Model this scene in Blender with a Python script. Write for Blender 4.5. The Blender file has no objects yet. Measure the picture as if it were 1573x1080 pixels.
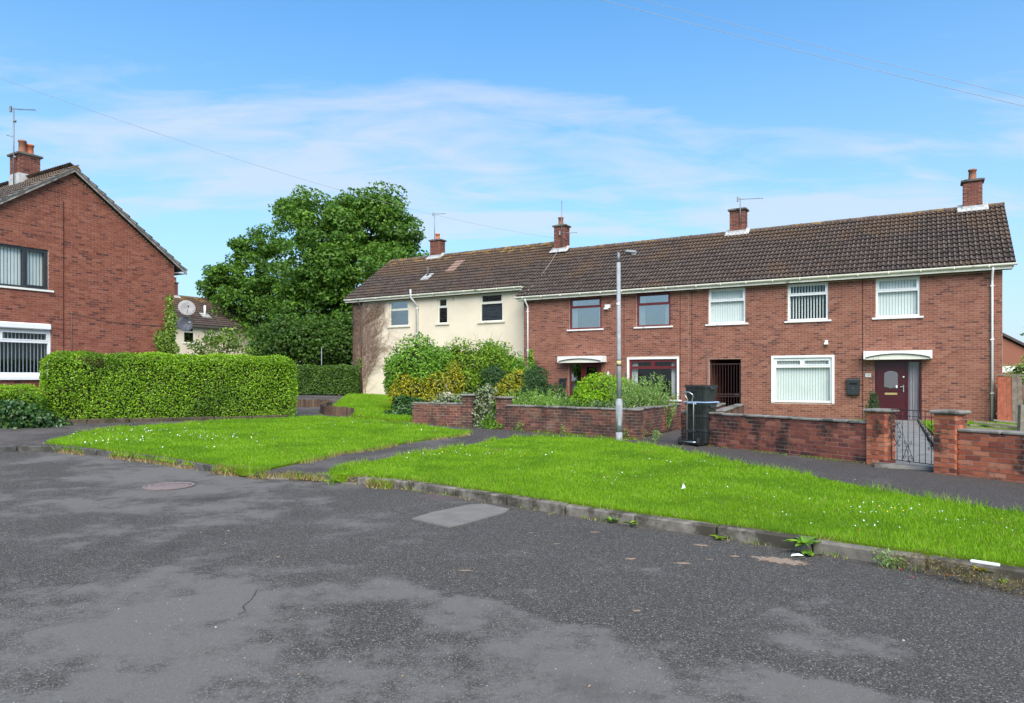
import bpy, math, random
import numpy as np
from mathutils import Vector, Matrix, geometry

R = random.Random(11)
rng = np.random.default_rng(11)
rad = math.radians
scene = bpy.context.scene
COL = scene.collection

# ------------------------------------------------------------------ camera
FPX, CXP, HZP, HCAM = 1065.0, 786.5, 580.0, 1.6      # focal length, centre and horizon in photo pixels
cam = bpy.data.cameras.new('camera')
cam.sensor_fit = 'HORIZONTAL'
cam.sensor_width = 36.0
cam.lens = 36.0 * FPX / 1573.0
cam.shift_y = (HZP - 540.0) / 1573.0
cam.clip_start = 0.05
cam.clip_end = 3000.0
camo = bpy.data.objects.new('camera', cam)
camo.location = (0, 0, HCAM)
camo.rotation_euler = (rad(90), 0, 0)
COL.objects.link(camo)
scene.camera = camo

# ------------------------------------------------------------------ world
SUN_DIR = Vector((0.12, -0.85, 0.85)).normalized()   # towards the sun
sun_el = math.asin(SUN_DIR.z)
sun_az = math.atan2(SUN_DIR.x, SUN_DIR.y)
world = bpy.data.worlds.new('World')
scene.world = world
world.use_nodes = True
wn, wl = world.node_tree.nodes, world.node_tree.links
wn.clear()
wout = wn.new('ShaderNodeOutputWorld')
wbg = wn.new('ShaderNodeBackground')
wbg.inputs['Strength'].default_value = 0.05
wl.new(wbg.outputs[0], wout.inputs[0])
sky = wn.new('ShaderNodeTexSky')
sky.sky_type = 'NISHITA'
sky.sun_disc = False
sky.sun_elevation = sun_el
sky.sun_rotation = sun_az
sky.air_density = 1.0
sky.dust_density = 0.6
sky.ozone_density = 1.6
tc = wn.new('ShaderNodeTexCoord')
sep = wn.new('ShaderNodeSeparateXYZ')
wl.new(tc.outputs['Generated'], sep.inputs[0])
def wmath(op, a, b=None, c=None, clamp=False):
    n = wn.new('ShaderNodeMath'); n.operation = op; n.use_clamp = clamp
    for i, v in enumerate((a, b, c)):
        if v is None: continue
        if isinstance(v, (int, float)): n.inputs[i].default_value = v
        else: wl.new(v, n.inputs[i])
    return n.outputs[0]
zc = wmath('MAXIMUM', sep.outputs[2], 0.0)
den = wmath('ADD', zc, 0.14)
cx_ = wmath('DIVIDE', sep.outputs[0], den)
cy_ = wmath('DIVIDE', sep.outputs[1], den)
comb = wn.new('ShaderNodeCombineXYZ')
wl.new(wmath('MULTIPLY', cx_, 0.42), comb.inputs[0]); wl.new(cy_, comb.inputs[1])
comb.inputs[2].default_value = 3.7
def wnoise(scale, detail, rough, dist):
    n = wn.new('ShaderNodeTexNoise')
    n.inputs['Scale'].default_value = scale; n.inputs['Detail'].default_value = detail
    n.inputs['Roughness'].default_value = rough; n.inputs['Distortion'].default_value = dist
    wl.new(comb.outputs[0], n.inputs['Vector'])
    return n.outputs[0]
n1 = wnoise(1.7, 4, 0.5, 0.5)
n2 = wnoise(6.0, 8, 0.62, 0.9)
cl = wmath('ADD', wmath('MULTIPLY', n1, 0.75), wmath('MULTIPLY', n2, 0.25))
lowband = wmath('SUBTRACT', 1.0, wmath('MULTIPLY', zc, 2.0), clamp=True)
bq = wmath('DIVIDE', wmath('SUBTRACT', zc, 0.25), 0.10)
band = wmath('EXPONENT', wmath('MULTIPLY', wmath('MULTIPLY', bq, bq), -1.0))      # thin cloud thickens towards the horizon
cover = wmath('ADD', wmath('MULTIPLY_ADD', lowband, 0.12, -0.545), wmath('MULTIPLY', band, 0.165))
mask = wmath('MULTIPLY', wmath('ADD', cl, cover), 4.6, clamp=True)
mask = wmath('MULTIPLY', mask, 0.80)
hz = wmath('POWER', wmath('SUBTRACT', 1.0, zc, clamp=True), 3.1)
mask2 = wmath('MAXIMUM', mask, wmath('MULTIPLY', hz, 1.0, clamp=True))
gain = wn.new('ShaderNodeMixRGB'); gain.blend_type = 'MULTIPLY'; gain.inputs[0].default_value = 1.0
wl.new(sky.outputs[0], gain.inputs[1])
gain.inputs[2].default_value = (0.265, 0.93, 1.28, 1)
mixc = wn.new('ShaderNodeMixRGB')
wl.new(mask2, mixc.inputs[0]); wl.new(gain.outputs[0], mixc.inputs[1])
mixc.inputs[2].default_value = (3.45, 3.80, 4.15, 1)
wl.new(mixc.outputs[0], wbg.inputs['Color'])

# ------------------------------------------------------------------ sun
sl = bpy.data.lights.new('sun', 'SUN')
sl.energy = 1.5
sl.angle = rad(55)
sl.color = (1.0, 0.90, 0.77)
so = bpy.data.objects.new('sun', sl)
so.rotation_euler = (-SUN_DIR).to_track_quat('-Z', 'Y').to_euler()
so.location = (-10, -25, 40)
COL.objects.link(so)

vs = scene.view_settings
vs.view_transform = 'Standard'
vs.look = 'None'
vs.exposure = 2.1
vs.gamma = 1.0
vs.use_curve_mapping = False
scene.cycles.max_bounces = 8
scene.cycles.transparent_max_bounces = 12
scene.cycles.use_denoising = True

# ------------------------------------------------------------------ node materials
class NT:
    def __init__(s, name):
        s.m = bpy.data.materials.new(name); s.m.use_nodes = True
        s.n = s.m.node_tree.nodes; s.l = s.m.node_tree.links; s.n.clear()
        s.out = s.n.new('ShaderNodeOutputMaterial')
        s._pos = None
    def set(s, sock, v):
        if v is None: return
        if isinstance(v, (int, float)): sock.default_value = v
        elif isinstance(v, tuple): sock.default_value = v if len(v) == len(sock.default_value) else (*v, 1)
        else: s.l.new(v, sock)
    def pos(s):
        if s._pos is None: s._pos = s.n.new('ShaderNodeNewGeometry').outputs['Position']
        return s._pos
    def math(s, op, a, b=None, c=None, clamp=False):
        n = s.n.new('ShaderNodeMath'); n.operation = op; n.use_clamp = clamp
        for i, v in enumerate((a, b, c)): s.set(n.inputs[i], v) if v is not None else None
        return n.outputs[0]
    def noise(s, scale, detail=3, rough=.55, dist=0, vec=None):
        n = s.n.new('ShaderNodeTexNoise'); n.inputs['Scale'].default_value = scale
        n.inputs['Detail'].default_value = detail; n.inputs['Roughness'].default_value = rough
        n.inputs['Distortion'].default_value = dist
        s.l.new(vec or s.pos(), n.inputs['Vector']); return n.outputs[0]
    def voro(s, scale, out='Color', feature='F1', vec=None):
        n = s.n.new('ShaderNodeTexVoronoi'); n.inputs['Scale'].default_value = scale; n.feature = feature
        s.l.new(vec or s.pos(), n.inputs['Vector']); return n.outputs[out]
    def mixv(s, vec, amt):    # position stirred by noise
        n = s.n.new('ShaderNodeTexNoise'); n.inputs['Scale'].default_value = 1.4; n.inputs['Detail'].default_value = 5
        s.l.new(vec, n.inputs['Vector'])
        m = s.n.new('ShaderNodeVectorMath'); m.operation = 'MULTIPLY_ADD'
        s.l.new(n.outputs['Color'], m.inputs[0]); m.inputs[1].default_value = (amt,) * 3; s.l.new(vec, m.inputs[2]); return m.outputs[0]
    def scaled(s, v, vec=None):
        n = s.n.new('ShaderNodeVectorMath'); n.operation = 'MULTIPLY'
        s.l.new(vec or s.pos(), n.inputs[0]); n.inputs[1].default_value = v; return n.outputs[0]
    def ramp(s, f, stops, interp='LINEAR'):
        n = s.n.new('ShaderNodeValToRGB'); e = n.color_ramp.elements; n.color_ramp.interpolation = interp
        while len(e) < len(stops): e.new(0.5)
        for q, (p, c) in zip(e, stops):
            q.position = p; q.color = (*c, 1) if len(c) == 3 else c
        s.l.new(f, n.inputs[0]); return n.outputs[0]
    def step(s, f, a, b):      # smooth 0..1 between a and b
        n = s.n.new('ShaderNodeMapRange'); n.interpolation_type = 'SMOOTHSTEP'
        s.l.new(f, n.inputs[0]); n.inputs[1].default_value = a; n.inputs[2].default_value = b; return n.outputs[0]
    def mix(s, f, a, b, mode='MIX'):
        n = s.n.new('ShaderNodeMixRGB'); n.blend_type = mode
        s.set(n.inputs[0], f); s.set(n.inputs[1], a); s.set(n.inputs[2], b); return n.outputs[0]
    def attr(s, name):
        n = s.n.new('ShaderNodeAttribute'); n.attribute_name = name; return n.outputs['Fac']
    def rnd(s):                # random per object or, inside joined pieces, per piece
        o = s.n.new('ShaderNodeObjectInfo').outputs['Random']
        return s.math('FRACT', s.math('ADD', s.math('MULTIPLY', o, 7.31), s.attr('tint')))
    def bump(s, h, strength=.3, dist=.01):
        n = s.n.new('ShaderNodeBump'); n.inputs['Strength'].default_value = strength
        n.inputs['Distance'].default_value = dist; s.l.new(h, n.inputs['Height']); return n.outputs[0]
    def bsdf(s, col, rough=.8, spec=.3, normal=None, metal=0):
        n = s.n.new('ShaderNodeBsdfPrincipled')
        s.set(n.inputs['Base Color'], col); s.set(n.inputs['Roughness'], rough)
        n.inputs['Specular IOR Level'].default_value = spec; n.inputs['Metallic'].default_value = metal
        if normal is not None: s.l.new(normal, n.inputs['Normal'])
        s.l.new(n.outputs[0], s.out.inputs[0]); return n

def plain(name, c, rough=.6, var=.18, scale=6, spec=.4, metal=0, bump=0.15, bscale=90, dirt=None, dirt_lo=.55, dirt_hi=.75, streak=False):
    t = NT(name)
    f = t.noise(scale, 4, .6)
    lo = tuple(x * (1 - var) for x in c); hi = tuple(min(1, x * (1 + var)) for x in c)
    col = t.ramp(f, [(.3, lo), (.7, hi)])
    if dirt:
        v = t.scaled((5, 5, .6)) if streak else None
        col = t.mix(t.step(t.noise(3.1 if not streak else 2.0, 6, .65, vec=v), dirt_lo, dirt_hi), col, dirt)
    nb = t.bump(t.noise(bscale, 3), bump, .004) if bump else None
    t.bsdf(col, rough, spec, nb, metal)
    return t.m

def brick_mat(name, stops, stain=(.05, .04, .035), s_lo=.6, s_hi=.8, sscale=1.3, moss=None, white=0, m_lo=.62):
    t = NT(name)
    r = t.rnd()
    col = t.ramp(r, stops)
    col = t.mix(1, col, t.ramp(t.noise(38, 4, .65), [(.25, (.78, .78, .80)), (.5, (1, 1, 1)), (.78, (1.2, 1.16, 1.13))]), 'MULTIPLY')
    col = t.mix(t.math('MULTIPLY', t.step(t.noise(sscale, 6, .68), s_lo, s_hi), .85), col, stain)
    if moss: col = t.mix(t.math('MULTIPLY', t.step(t.noise(2.2, 6, .7, vec=t.scaled((1, 1, 1.6))), m_lo, m_lo + .16), .75), col, moss)
    if white: col = t.mix(t.math('MULTIPLY', t.step(t.noise(17, 5, .75), .66, .74), white), col, (.50, .45, .42))
    t.bsdf(col, .88, .2, t.bump(t.noise(120, 4, .7), .45, .004))
    return t.m

HB = [(0, (.13, .050, .043)), (.06, (.175, .064, .049)), (.16, (.245, .086, .059)), (.5, (.285, .102, .068)), (.85, (.315, .120, .080)), (1, (.355, .145, .098))]
GB = [(0, (.12, .045, .038)), (.1, (.17, .055, .042)), (.5, (.225, .068, .047)), (.85, (.275, .086, .054)), (1, (.34, .13, .09))]
GBR = [(0, (.16, .05, .036)), (.2, (.30, .085, .048)), (.5, (.40, .118, .062)), (.85, (.46, .15, .078)), (1, (.47, .20, .12))]
MAT = {}
MAT['brick'] = brick_mat('house brick', [(p, (c[0] * .84, c[1] * .89, c[2] * .88)) for p, c in HB], s_lo=.63, s_hi=.9)
MAT['brick_left'] = brick_mat('left house brick', [(p, (c[0] * .86, c[1] * .76, c[2] * .70)) for p, c in HB], s_lo=.62, s_hi=.88)
MAT['brick_garden'] = brick_mat('garden wall brick', GB, stain=(.024, .019, .019), s_lo=.45, s_hi=.59, sscale=2.1, moss=(.17, .13, .075), white=.8, m_lo=.56)
MAT['brick_garden_far'] = brick_mat('weathered garden brick', [(p, (c[0] * .80, c[1] * .98, c[2] * 1.0)) for p, c in GB], stain=(.05, .036, .032), s_lo=.42, s_hi=.60, sscale=2.0, moss=(.17, .125, .08), white=.6, m_lo=.52)
MAT['brick_garden_red'] = brick_mat('orange garden brick', GBR, stain=(.028, .022, .021), s_lo=.49, s_hi=.60, sscale=1.8, moss=(.17, .12, .07), white=.75, m_lo=.64)
MAT['brick_chimney'] = brick_mat('chimney brick', [(p, (c[0] * .62, c[1] * .62, c[2] * .66)) for p, c in HB], s_lo=.55, s_hi=.8)
MAT['brick_edging'] = brick_mat('edging brick', [(p, (c[0] * .42, c[1] * .72, c[2] * .75)) for p, c in HB], stain=(.04, .035, .03), s_lo=.45, s_hi=.65, moss=(.10, .10, .04))
MAT['mortar'] = plain('mortar', (.40, .275, .215), .95, .25, 3, .1, bump=.4)
MAT['mortar_dark'] = plain('old mortar', (.36, .25, .20), .95, .3, 3, .1, bump=.4, dirt=(.08, .065, .055), dirt_lo=.5, dirt_hi=.7)
MAT['mortar_white'] = plain('pale mortar', (.46, .40, .36), .95, .2, 3, .1, bump=.4)
MAT['render'] = plain('cream render', (.72, .615, .475), .95, .06, 1.1, .15, bump=.6, bscale=45, dirt=(.54, .46, .33), dirt_lo=.6, dirt_hi=.85, streak=True)
MAT['white'] = plain('white plastic', (.78, .78, .77), .35, .04, 3, .45, bump=0)
MAT['white_paint'] = plain('white paint', (.76, .75, .71), .55, .06, 5, .35, bump=.2, dirt=(.33, .31, .26), dirt_lo=.60, dirt_hi=.72)
MAT['sill'] = plain('painted sill', (.74, .72, .66), .6, .08, 5, .3, bump=.2, dirt=(.35, .32, .27), dirt_lo=.62, dirt_hi=.8)
MAT['sill_cream'] = plain('cream painted sill', (.62, .56, .45), .7, .08, 5, .3, dirt=(.30, .27, .22), dirt_lo=.55, dirt_hi=.75)
MAT['gutter'] = plain('cream gutter', (.74, .71, .60), .5, .08, 2.4, .4, bump=.1, dirt=(.20, .18, .13), dirt_lo=.60, dirt_hi=.72)
MAT['grey_pipe'] = plain('grey pipe', (.44, .44, .43), .5, .15, 3, .4, dirt=(.25, .23, .2))
MAT['black_pipe'] = plain('dark pipe', (.10, .085, .08), .6, .3, 3, .3)
MAT['maroon'] = plain('maroon paint', (.135, .018, .020), .4, .18, 3, .45, bump=.1)
MAT['maroon_door'] = plain('maroon door', (.062, .006, .010), .32, .12, 3, .5, bump=.05)
MAT['dark_frame'] = plain('dark grey frame', (.030, .032, .036), .4, .1, 3, .45, bump=.05)
MAT['black_plastic'] = plain('black plastic', (.022, .024, .026), .42, .2, 4, .5, bump=.2)
MAT['bin_plastic'] = plain('bin plastic', (.026, .028, .030), .38, .25, 5, .5, bump=.25, bscale=50, dirt=(.07, .07, .065), dirt_lo=.6, dirt_hi=.9)
MAT['bin_lid'] = plain('blue grey lid', (.30, .40, .55), .4, .1, 5, .45)
MAT['chrome'] = plain('steel tube', (.62, .63, .65), .33, .05, 5, .5, metal=.85, bump=.05)
MAT['galv'] = plain('galvanised steel', (.28, .29, .305), .6, .14, 9, .35, metal=0, bump=.12, dirt=(.38, .38, .37))
MAT['iron'] = plain('painted iron', (.045, .03, .028), .55, .4, 12, .4, bump=.3)
MAT['iron_red'] = plain('maroon iron', (.045, .019, .018), .55, .3, 12, .4, bump=.2)
MAT['alu'] = plain('aluminium', (.45, .46, .47), .4, .1, 8, .4, metal=.6, bump=0)
MAT['mast'] = plain('mast', (.20, .21, .22), .5, .2, 8, .4, metal=.4, bump=0)
MAT['brass'] = plain('brass', (.62, .45, .20), .35, .1, 8, .5, metal=.6, bump=0)
MAT['concrete'] = plain('concrete coping', (.225, .205, .18), .95, .25, 6, .15, bump=.7, bscale=40, dirt=(.085, .078, .068), dirt_lo=.48, dirt_hi=.62)
MAT['kerb_dark'] = plain('dark damp kerb', (.10, .095, .088), .92, .3, 7, .2, bump=.9, bscale=55, dirt=(.05, .047, .04), dirt_lo=.45, dirt_hi=.62)
MAT['earth_stone'] = plain('brown earthy stone', (.085, .066, .048), .95, .4, 8, .1, bump=1, bscale=35, dirt=(.045, .045, .022), dirt_lo=.45, dirt_hi=.65)
MAT['kerb'] = plain('kerb concrete', (.185, .165, .14), .95, .38, 5, .12, bump=1, bscale=38, dirt=(.062, .055, .042), dirt_lo=.43, dirt_hi=.60)
MAT['path_slab'] = plain('concrete slab', (.205, .198, .185), .9, .18, 4, .2, bump=.5, dirt=(.095, .09, .082), dirt_lo=.5, dirt_hi=.75)
MAT['terracotta'] = plain('terracotta', (.52, .17, .085), .8, .18, 6, .2, dirt=(.25, .12, .08), dirt_lo=.62, dirt_hi=.8)
MAT['clay_old'] = plain('old clay', (.27, .12, .075), .85, .25, 8, .2, dirt=(.08, .055, .045))
MAT['cap'] = plain('chimney cap', (.14, .125, .11), .95, .3, 8, .1, bump=.5, dirt=(.05, .047, .035), dirt_lo=.5, dirt_hi=.65)
MAT['flashing'] = plain('painted flashing', (.44, .44, .43), .7, .2, 5, .3, bump=.3, dirt=(.27, .26, .25), dirt_lo=.55, dirt_hi=.7)
MAT['soffit'] = plain('dark soffit', (.10, .09, .08), .8, .2, 5, .2)
MAT['barge'] = plain('weathered barge board', (.30, .275, .25), .85, .3, 7, .2, bump=.5, dirt=(.11, .10, .09), dirt_lo=.45, dirt_hi=.65)
MAT['blind'] = plain('white blind', (.84, .82, .78), .8, .04, 2, .2, bump=.1)
MAT['blind_grey'] = plain('shaded blind', (.58, .60, .60), .8, .04, 2, .2, bump=.1)
MAT['curtain'] = plain('pale curtain', (.62, .61, .58), .9, .06, 2, .1, bump=0)
MAT['curtain_pink'] = plain('mauve curtain', (.36, .30, .33), .9, .10, 2, .1, bump=0)
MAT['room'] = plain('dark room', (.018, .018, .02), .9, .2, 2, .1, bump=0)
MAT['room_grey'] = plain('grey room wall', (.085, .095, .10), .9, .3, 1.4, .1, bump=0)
MAT['fence_red'] = plain('red stained board', (.36, .105, .062), .85, .3, 9, .2, bump=.5, dirt=(.20, .09, .06), streak=True)
MAT['fence_grey'] = plain('grey weathered board', (.21, .165, .13), .9, .3, 9, .2, bump=.5, dirt=(.10, .08, .065), streak=True)
MAT['wood'] = plain('old timber', (.20, .165, .135), .9, .3, 9, .2, bump=.5)
MAT['bark'] = plain('bark', (.085, .066, .050), .95, .35, 12, .1, bump=.9, bscale=30)
MAT['vine'] = plain('dead vine', (.25, .165, .125), .95, .35, 9, .1, bump=0)
MAT['litter'] = plain('white litter', (.80, .81, .80), .5, .04, 3, .4, bump=0)
MAT['wire'] = plain('grey cable', (.33, .31, .29), .6, .1, 3, .3, bump=0)
MAT['wire_pale'] = plain('pale cable', (.34, .33, .32), .6, .1, 3, .3, bump=0)
MAT['dish'] = plain('grey dish', (.30, .28, .275), .6, .12, 6, .35, bump=0, dirt=(.15, .13, .11))
MAT['dish_dark'] = plain('dark dish', (.125, .13, .145), .55, .12, 6, .35, bump=0)
MAT['rubber'] = plain('rubber', (.014, .014, .015), .8, .2, 6, .3)
MAT['sticker'] = plain('yellow sticker', (.55, .50, .25), .6, .2, 30, .3, bump=0)
MAT['far_roof'] = plain('far roof', (.085, .066, .060), .9, .25, 2, .2, bump=.3)
MAT['patch'] = plain('concrete patch', (.185, .167, .148), .92, .14, 5, .2, bump=.6, bscale=140, dirt=(.15, .135, .12), dirt_lo=.5, dirt_hi=.8)
MAT['cover_iron'] = plain('rusty iron cover', (.215, .165, .155), .75, .2, 20, .4, bump=.5, dirt=(.13, .10, .095))
MAT['rust'] = plain('rusty grate', (.11, .085, .08), .75, .2, 20, .4, bump=.4)
MAT['black'] = plain('dark void', (.008, .008, .008), .95, .1, 3, .1, bump=0)
MAT['petal'] = plain('red petal', (.42, .02, .05), .6, .2, 30, .3, bump=0)
MAT['petal_orange'] = plain('orange petal', (.60, .10, .03), .6, .2, 30, .3, bump=0)
MAT['dead_leaf'] = plain('dead leaf', (.36, .23, .13), .8, .35, 40, .2, bump=0)
MAT['text'] = plain('dark lettering', (.03, .03, .03), .6, .1, 3, .3, bump=0)
MAT['number_plate'] = plain('white number tile', (.75, .75, .72), .4, .05, 9, .4, bump=0)

def glass_mat(name, tint=(.92, .95, .95), refl=.0):
    t = NT(name)
    lw = t.n.new('ShaderNodeLayerWeight'); lw.inputs[0].default_value = .5
    f = t.math('MULTIPLY_ADD', t.math('POWER', lw.outputs['Facing'], 5.0), .9, .03 + refl, clamp=True)
    tr = t.n.new('ShaderNodeBsdfTransparent'); tr.inputs[0].default_value = (*tint, 1)
    gl = t.n.new('ShaderNodeBsdfGlossy'); gl.inputs['Roughness'].default_value = .015
    t.l.new(t.bump(t.noise(1.3, 2), .10, .03), gl.inputs['Normal'])
    mx = t.n.new('ShaderNodeMixShader')
    t.l.new(f, mx.inputs[0]); t.l.new(tr.outputs[0], mx.inputs[1]); t.l.new(gl.outputs[0], mx.inputs[2])
    t.l.new(mx.outputs[0], t.out.inputs[0]); return t.m
MAT['glass'] = glass_mat('window glass')
MAT['glass_sky'] = glass_mat('bright reflecting glass', (.8, .84, .85), .30)
MAT['reflection'] = plain('grey net', (.50, .54, .55), .9, .1, 2, .1, bump=0)
MAT['glass_dark'] = glass_mat('grey window glass', (.6, .65, .68), .27)

def tile_mat(name, lo, mid, hi, z_ridge, mossy=.55, warm=(.22, .115, .05)):
    t = NT(name)
    r = t.rnd()
    col = t.ramp(r, [(0, lo), (.5, mid), (1, hi)])
    col = t.mix(1, col, t.ramp(t.noise(22, 5, .7), [(.25, (.55, .55, .55)), (.5, (1, 1, 1)), (.8, (1.55, 1.5, 1.45))]), 'MULTIPLY')
    sepn = t.n.new('ShaderNodeSeparateXYZ'); t.l.new(t.pos(), sepn.inputs[0])
    up = t.step(sepn.outputs[2], z_ridge - 2.0, z_ridge)
    up2 = t.step(sepn.outputs[2], z_ridge - .55, z_ridge + .05)
    big = t.noise(.55, 5, .6)
    # moss and lichen growing on the upper courses
    mo = t.step(t.math('ADD', big, t.math('MULTIPLY', up, .20)), .50, .68)
    col = t.mix(t.math('MULTIPLY', mo, mossy), col, warm)
    li = t.step(t.math('ADD', t.noise(2.6, 5, .7), t.math('MULTIPLY', up2, .20)), .66, .80)
    col = t.mix(t.math('MULTIPLY', li, .75), col, (.34, .20, .05))
    col = t.mix(t.math('MULTIPLY', t.attr('wear_light'), t.step(t.noise(6, 4, .7), .38, .62)), col, (.165, .138, .118))  # paler roll tops: weathering plus highlights painted into the colour
    col = t.mix(t.math('MULTIPLY', t.attr('grime_shade'), .85), col, (.020, .016, .014))  # front lips near black: shadow under each row painted in, along with dirt
    wh = t.step(t.noise(9, 5, .7), .64, .74)
    col = t.mix(t.math('MULTIPLY', wh, .5), col, (.27, .245, .235))
    t.bsdf(col, .9, .18, t.bump(t.noise(60, 4, .7), .6, .006))
    return t.m
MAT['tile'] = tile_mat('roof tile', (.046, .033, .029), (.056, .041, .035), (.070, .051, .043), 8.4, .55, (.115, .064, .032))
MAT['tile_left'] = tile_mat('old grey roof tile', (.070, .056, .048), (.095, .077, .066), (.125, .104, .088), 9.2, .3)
MAT['tile_new'] = plain('newer pale tile', (.27, .18, .145), .9, .2, 9, .2, bump=.5, dirt=(.15, .10, .085))
MAT['ridge'] = plain('ridge tile', (.11, .082, .066), .92, .35, 6, .15, bump=.6, dirt=(.30, .18, .045), dirt_lo=.50, dirt_hi=.64)

def leaf_mat(name, stops, trans=.35, rough=.5, spec=.35, patch=None, patch2=None):
    t = NT(name)
    f = t.attr('tint')
    col = t.ramp(f, stops)
    if patch2: col = t.mix(t.math('MULTIPLY', t.step(t.noise(patch2[1], 4, .6), patch2[2], patch2[3]), .6), col, patch2[0])
    if patch: # patches of another colour growing through the plant
        pc, sc, lo, hi = patch
        col = t.mix(t.step(t.noise(sc, 3, .6), lo, hi), col, pc)
    n = t.n.new('ShaderNodeBsdfPrincipled')
    t.l.new(col, n.inputs['Base Color']); n.inputs['Roughness'].default_value = rough
    n.inputs['Specular IOR Level'].default_value = spec
    tr = t.n.new('ShaderNodeBsdfTranslucent')
    t.l.new(t.mix(1, col, (1.25, 1.25, .6), 'MULTIPLY'), tr.inputs[0])
    mx = t.n.new('ShaderNodeMixShader'); mx.inputs[0].default_value = trans
    t.l.new(n.outputs[0], mx.inputs[1]); t.l.new(tr.outputs[0], mx.inputs[2])
    t.l.new(mx.outputs[0], t.out.inputs[0]); return t.m
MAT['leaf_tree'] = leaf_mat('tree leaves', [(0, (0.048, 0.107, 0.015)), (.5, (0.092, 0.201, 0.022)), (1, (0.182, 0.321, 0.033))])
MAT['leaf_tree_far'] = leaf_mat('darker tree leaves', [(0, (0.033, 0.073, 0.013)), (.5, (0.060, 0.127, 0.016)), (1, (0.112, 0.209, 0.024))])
MAT['leaf_hedge'] = leaf_mat('hedge leaves', [(0, (0.072, 0.146, 0.009)), (.5, (0.199, 0.369, 0.013)), (.85, (0.358, 0.559, 0.019)), (1, (0.545, 0.737, 0.038))], .35, .4, .4, patch=((.085, .06, .022), 1.3, .62, .74), patch2=((.045, .12, .008), .38, .46, .60))
MAT['leaf_hedge_far'] = leaf_mat('far hedge leaves', [(0, (0.026, 0.065, 0.010)), (.5, (0.072, 0.150, 0.018)), (1, (0.169, 0.273, 0.039))])
MAT['leaf_ivy'] = leaf_mat('ivy leaves', [(0, (0.017, 0.050, 0.012)), (.55, (0.042, 0.102, 0.022)), (.85, (0.084, 0.168, 0.036)), (1, (0.192, 0.288, 0.072))], .2, .3, .5)
MAT['leaf_ivy_pale'] = leaf_mat('pale ivy leaves', [(0, (.06, .12, .015)), (.5, (.15, .26, .03)), (1, (.32, .42, .08))], .3, .35, .4)
MAT['leaf_bush'] = leaf_mat('bush leaves', [(0, (0.056, 0.139, 0.018)), (.5, (0.143, 0.305, 0.030)), (1, (0.323, 0.517, 0.059))], .35, .5, .25)
MAT['leaf_gold'] = leaf_mat('golden leaves', [(0, (.085, .14, .015)), (.4, (.25, .27, .016)), (.75, (.50, .41, .018)), (1, (.68, .56, .03))], .3)
MAT['leaf_yellowgreen'] = leaf_mat('yellow green leaves', [(0, (0.057, 0.118, 0.009)), (.5, (0.161, 0.291, 0.018)), (1, (0.345, 0.448, 0.032))], .35)
MAT['leaf_conifer'] = leaf_mat('conifer sprays', [(0, (0.021, 0.055, 0.018)), (.5, (0.047, 0.107, 0.034)), (1, (0.098, 0.169, 0.055))], .25, .6, .2)
MAT['leaf_lime'] = leaf_mat('lime leaves', [(0, (0.112, 0.218, 0.008)), (.5, (0.251, 0.449, 0.013)), (1, (0.422, 0.620, 0.029))], .4)
MAT['leaf_spiky'] = leaf_mat('grey green leaves', [(0, (0.099, 0.189, 0.051)), (.5, (0.235, 0.368, 0.093)), (1, (0.448, 0.558, 0.199))], .35)
MAT['leaf_herb'] = leaf_mat('herb leaves', [(0, (0.105, 0.208, 0.038)), (.5, (0.228, 0.398, 0.066)), (.93, (0.398, 0.569, 0.114)), (1, (1.138, 1.175, 0.949))], .35)
MAT['leaf_varieg'] = leaf_mat('variegated leaves', [(0, (.06, .10, .03)), (.4, (.16, .21, .09)), (.7, (.36, .40, .26)), (1, (.55, .56, .44))], .3)
MAT['leaf_brown'] = leaf_mat('withered weeds', [(0, (.06, .045, .02)), (.5, (.17, .13, .05)), (1, (.33, .25, .10))], .25)
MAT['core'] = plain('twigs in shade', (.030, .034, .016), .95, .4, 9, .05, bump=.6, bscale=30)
GR = [(0, (.095, .195, .006)), (.42, (.205, .405, .012)), (.75, (.305, .50, .022)), (.90, (.42, .53, .06)), (.95, (.46, .40, .15)), (1, (.50, .40, .20))]
MAT['grass'] = leaf_mat('grass blades', GR, .40, .5, .25, patch=((.30, .225, .10), 2.3, .68, .75), patch2=((.10, .235, .012), 1.1, .48, .64))
MAT['straw'] = leaf_mat('dry grass', [(0, (.19, .13, .055)), (.5, (.36, .26, .12)), (.8, (.48, .37, .19)), (1, (.16, .23, .04))], .3, .7, .2)
MAT['daisy'] = leaf_mat('daisy petals', [(0, (.80, .80, .76)), (.88, (.82, .82, .80)), (.9, (.75, .55, .05)), (1, (.80, .60, .05))], .2)

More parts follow.
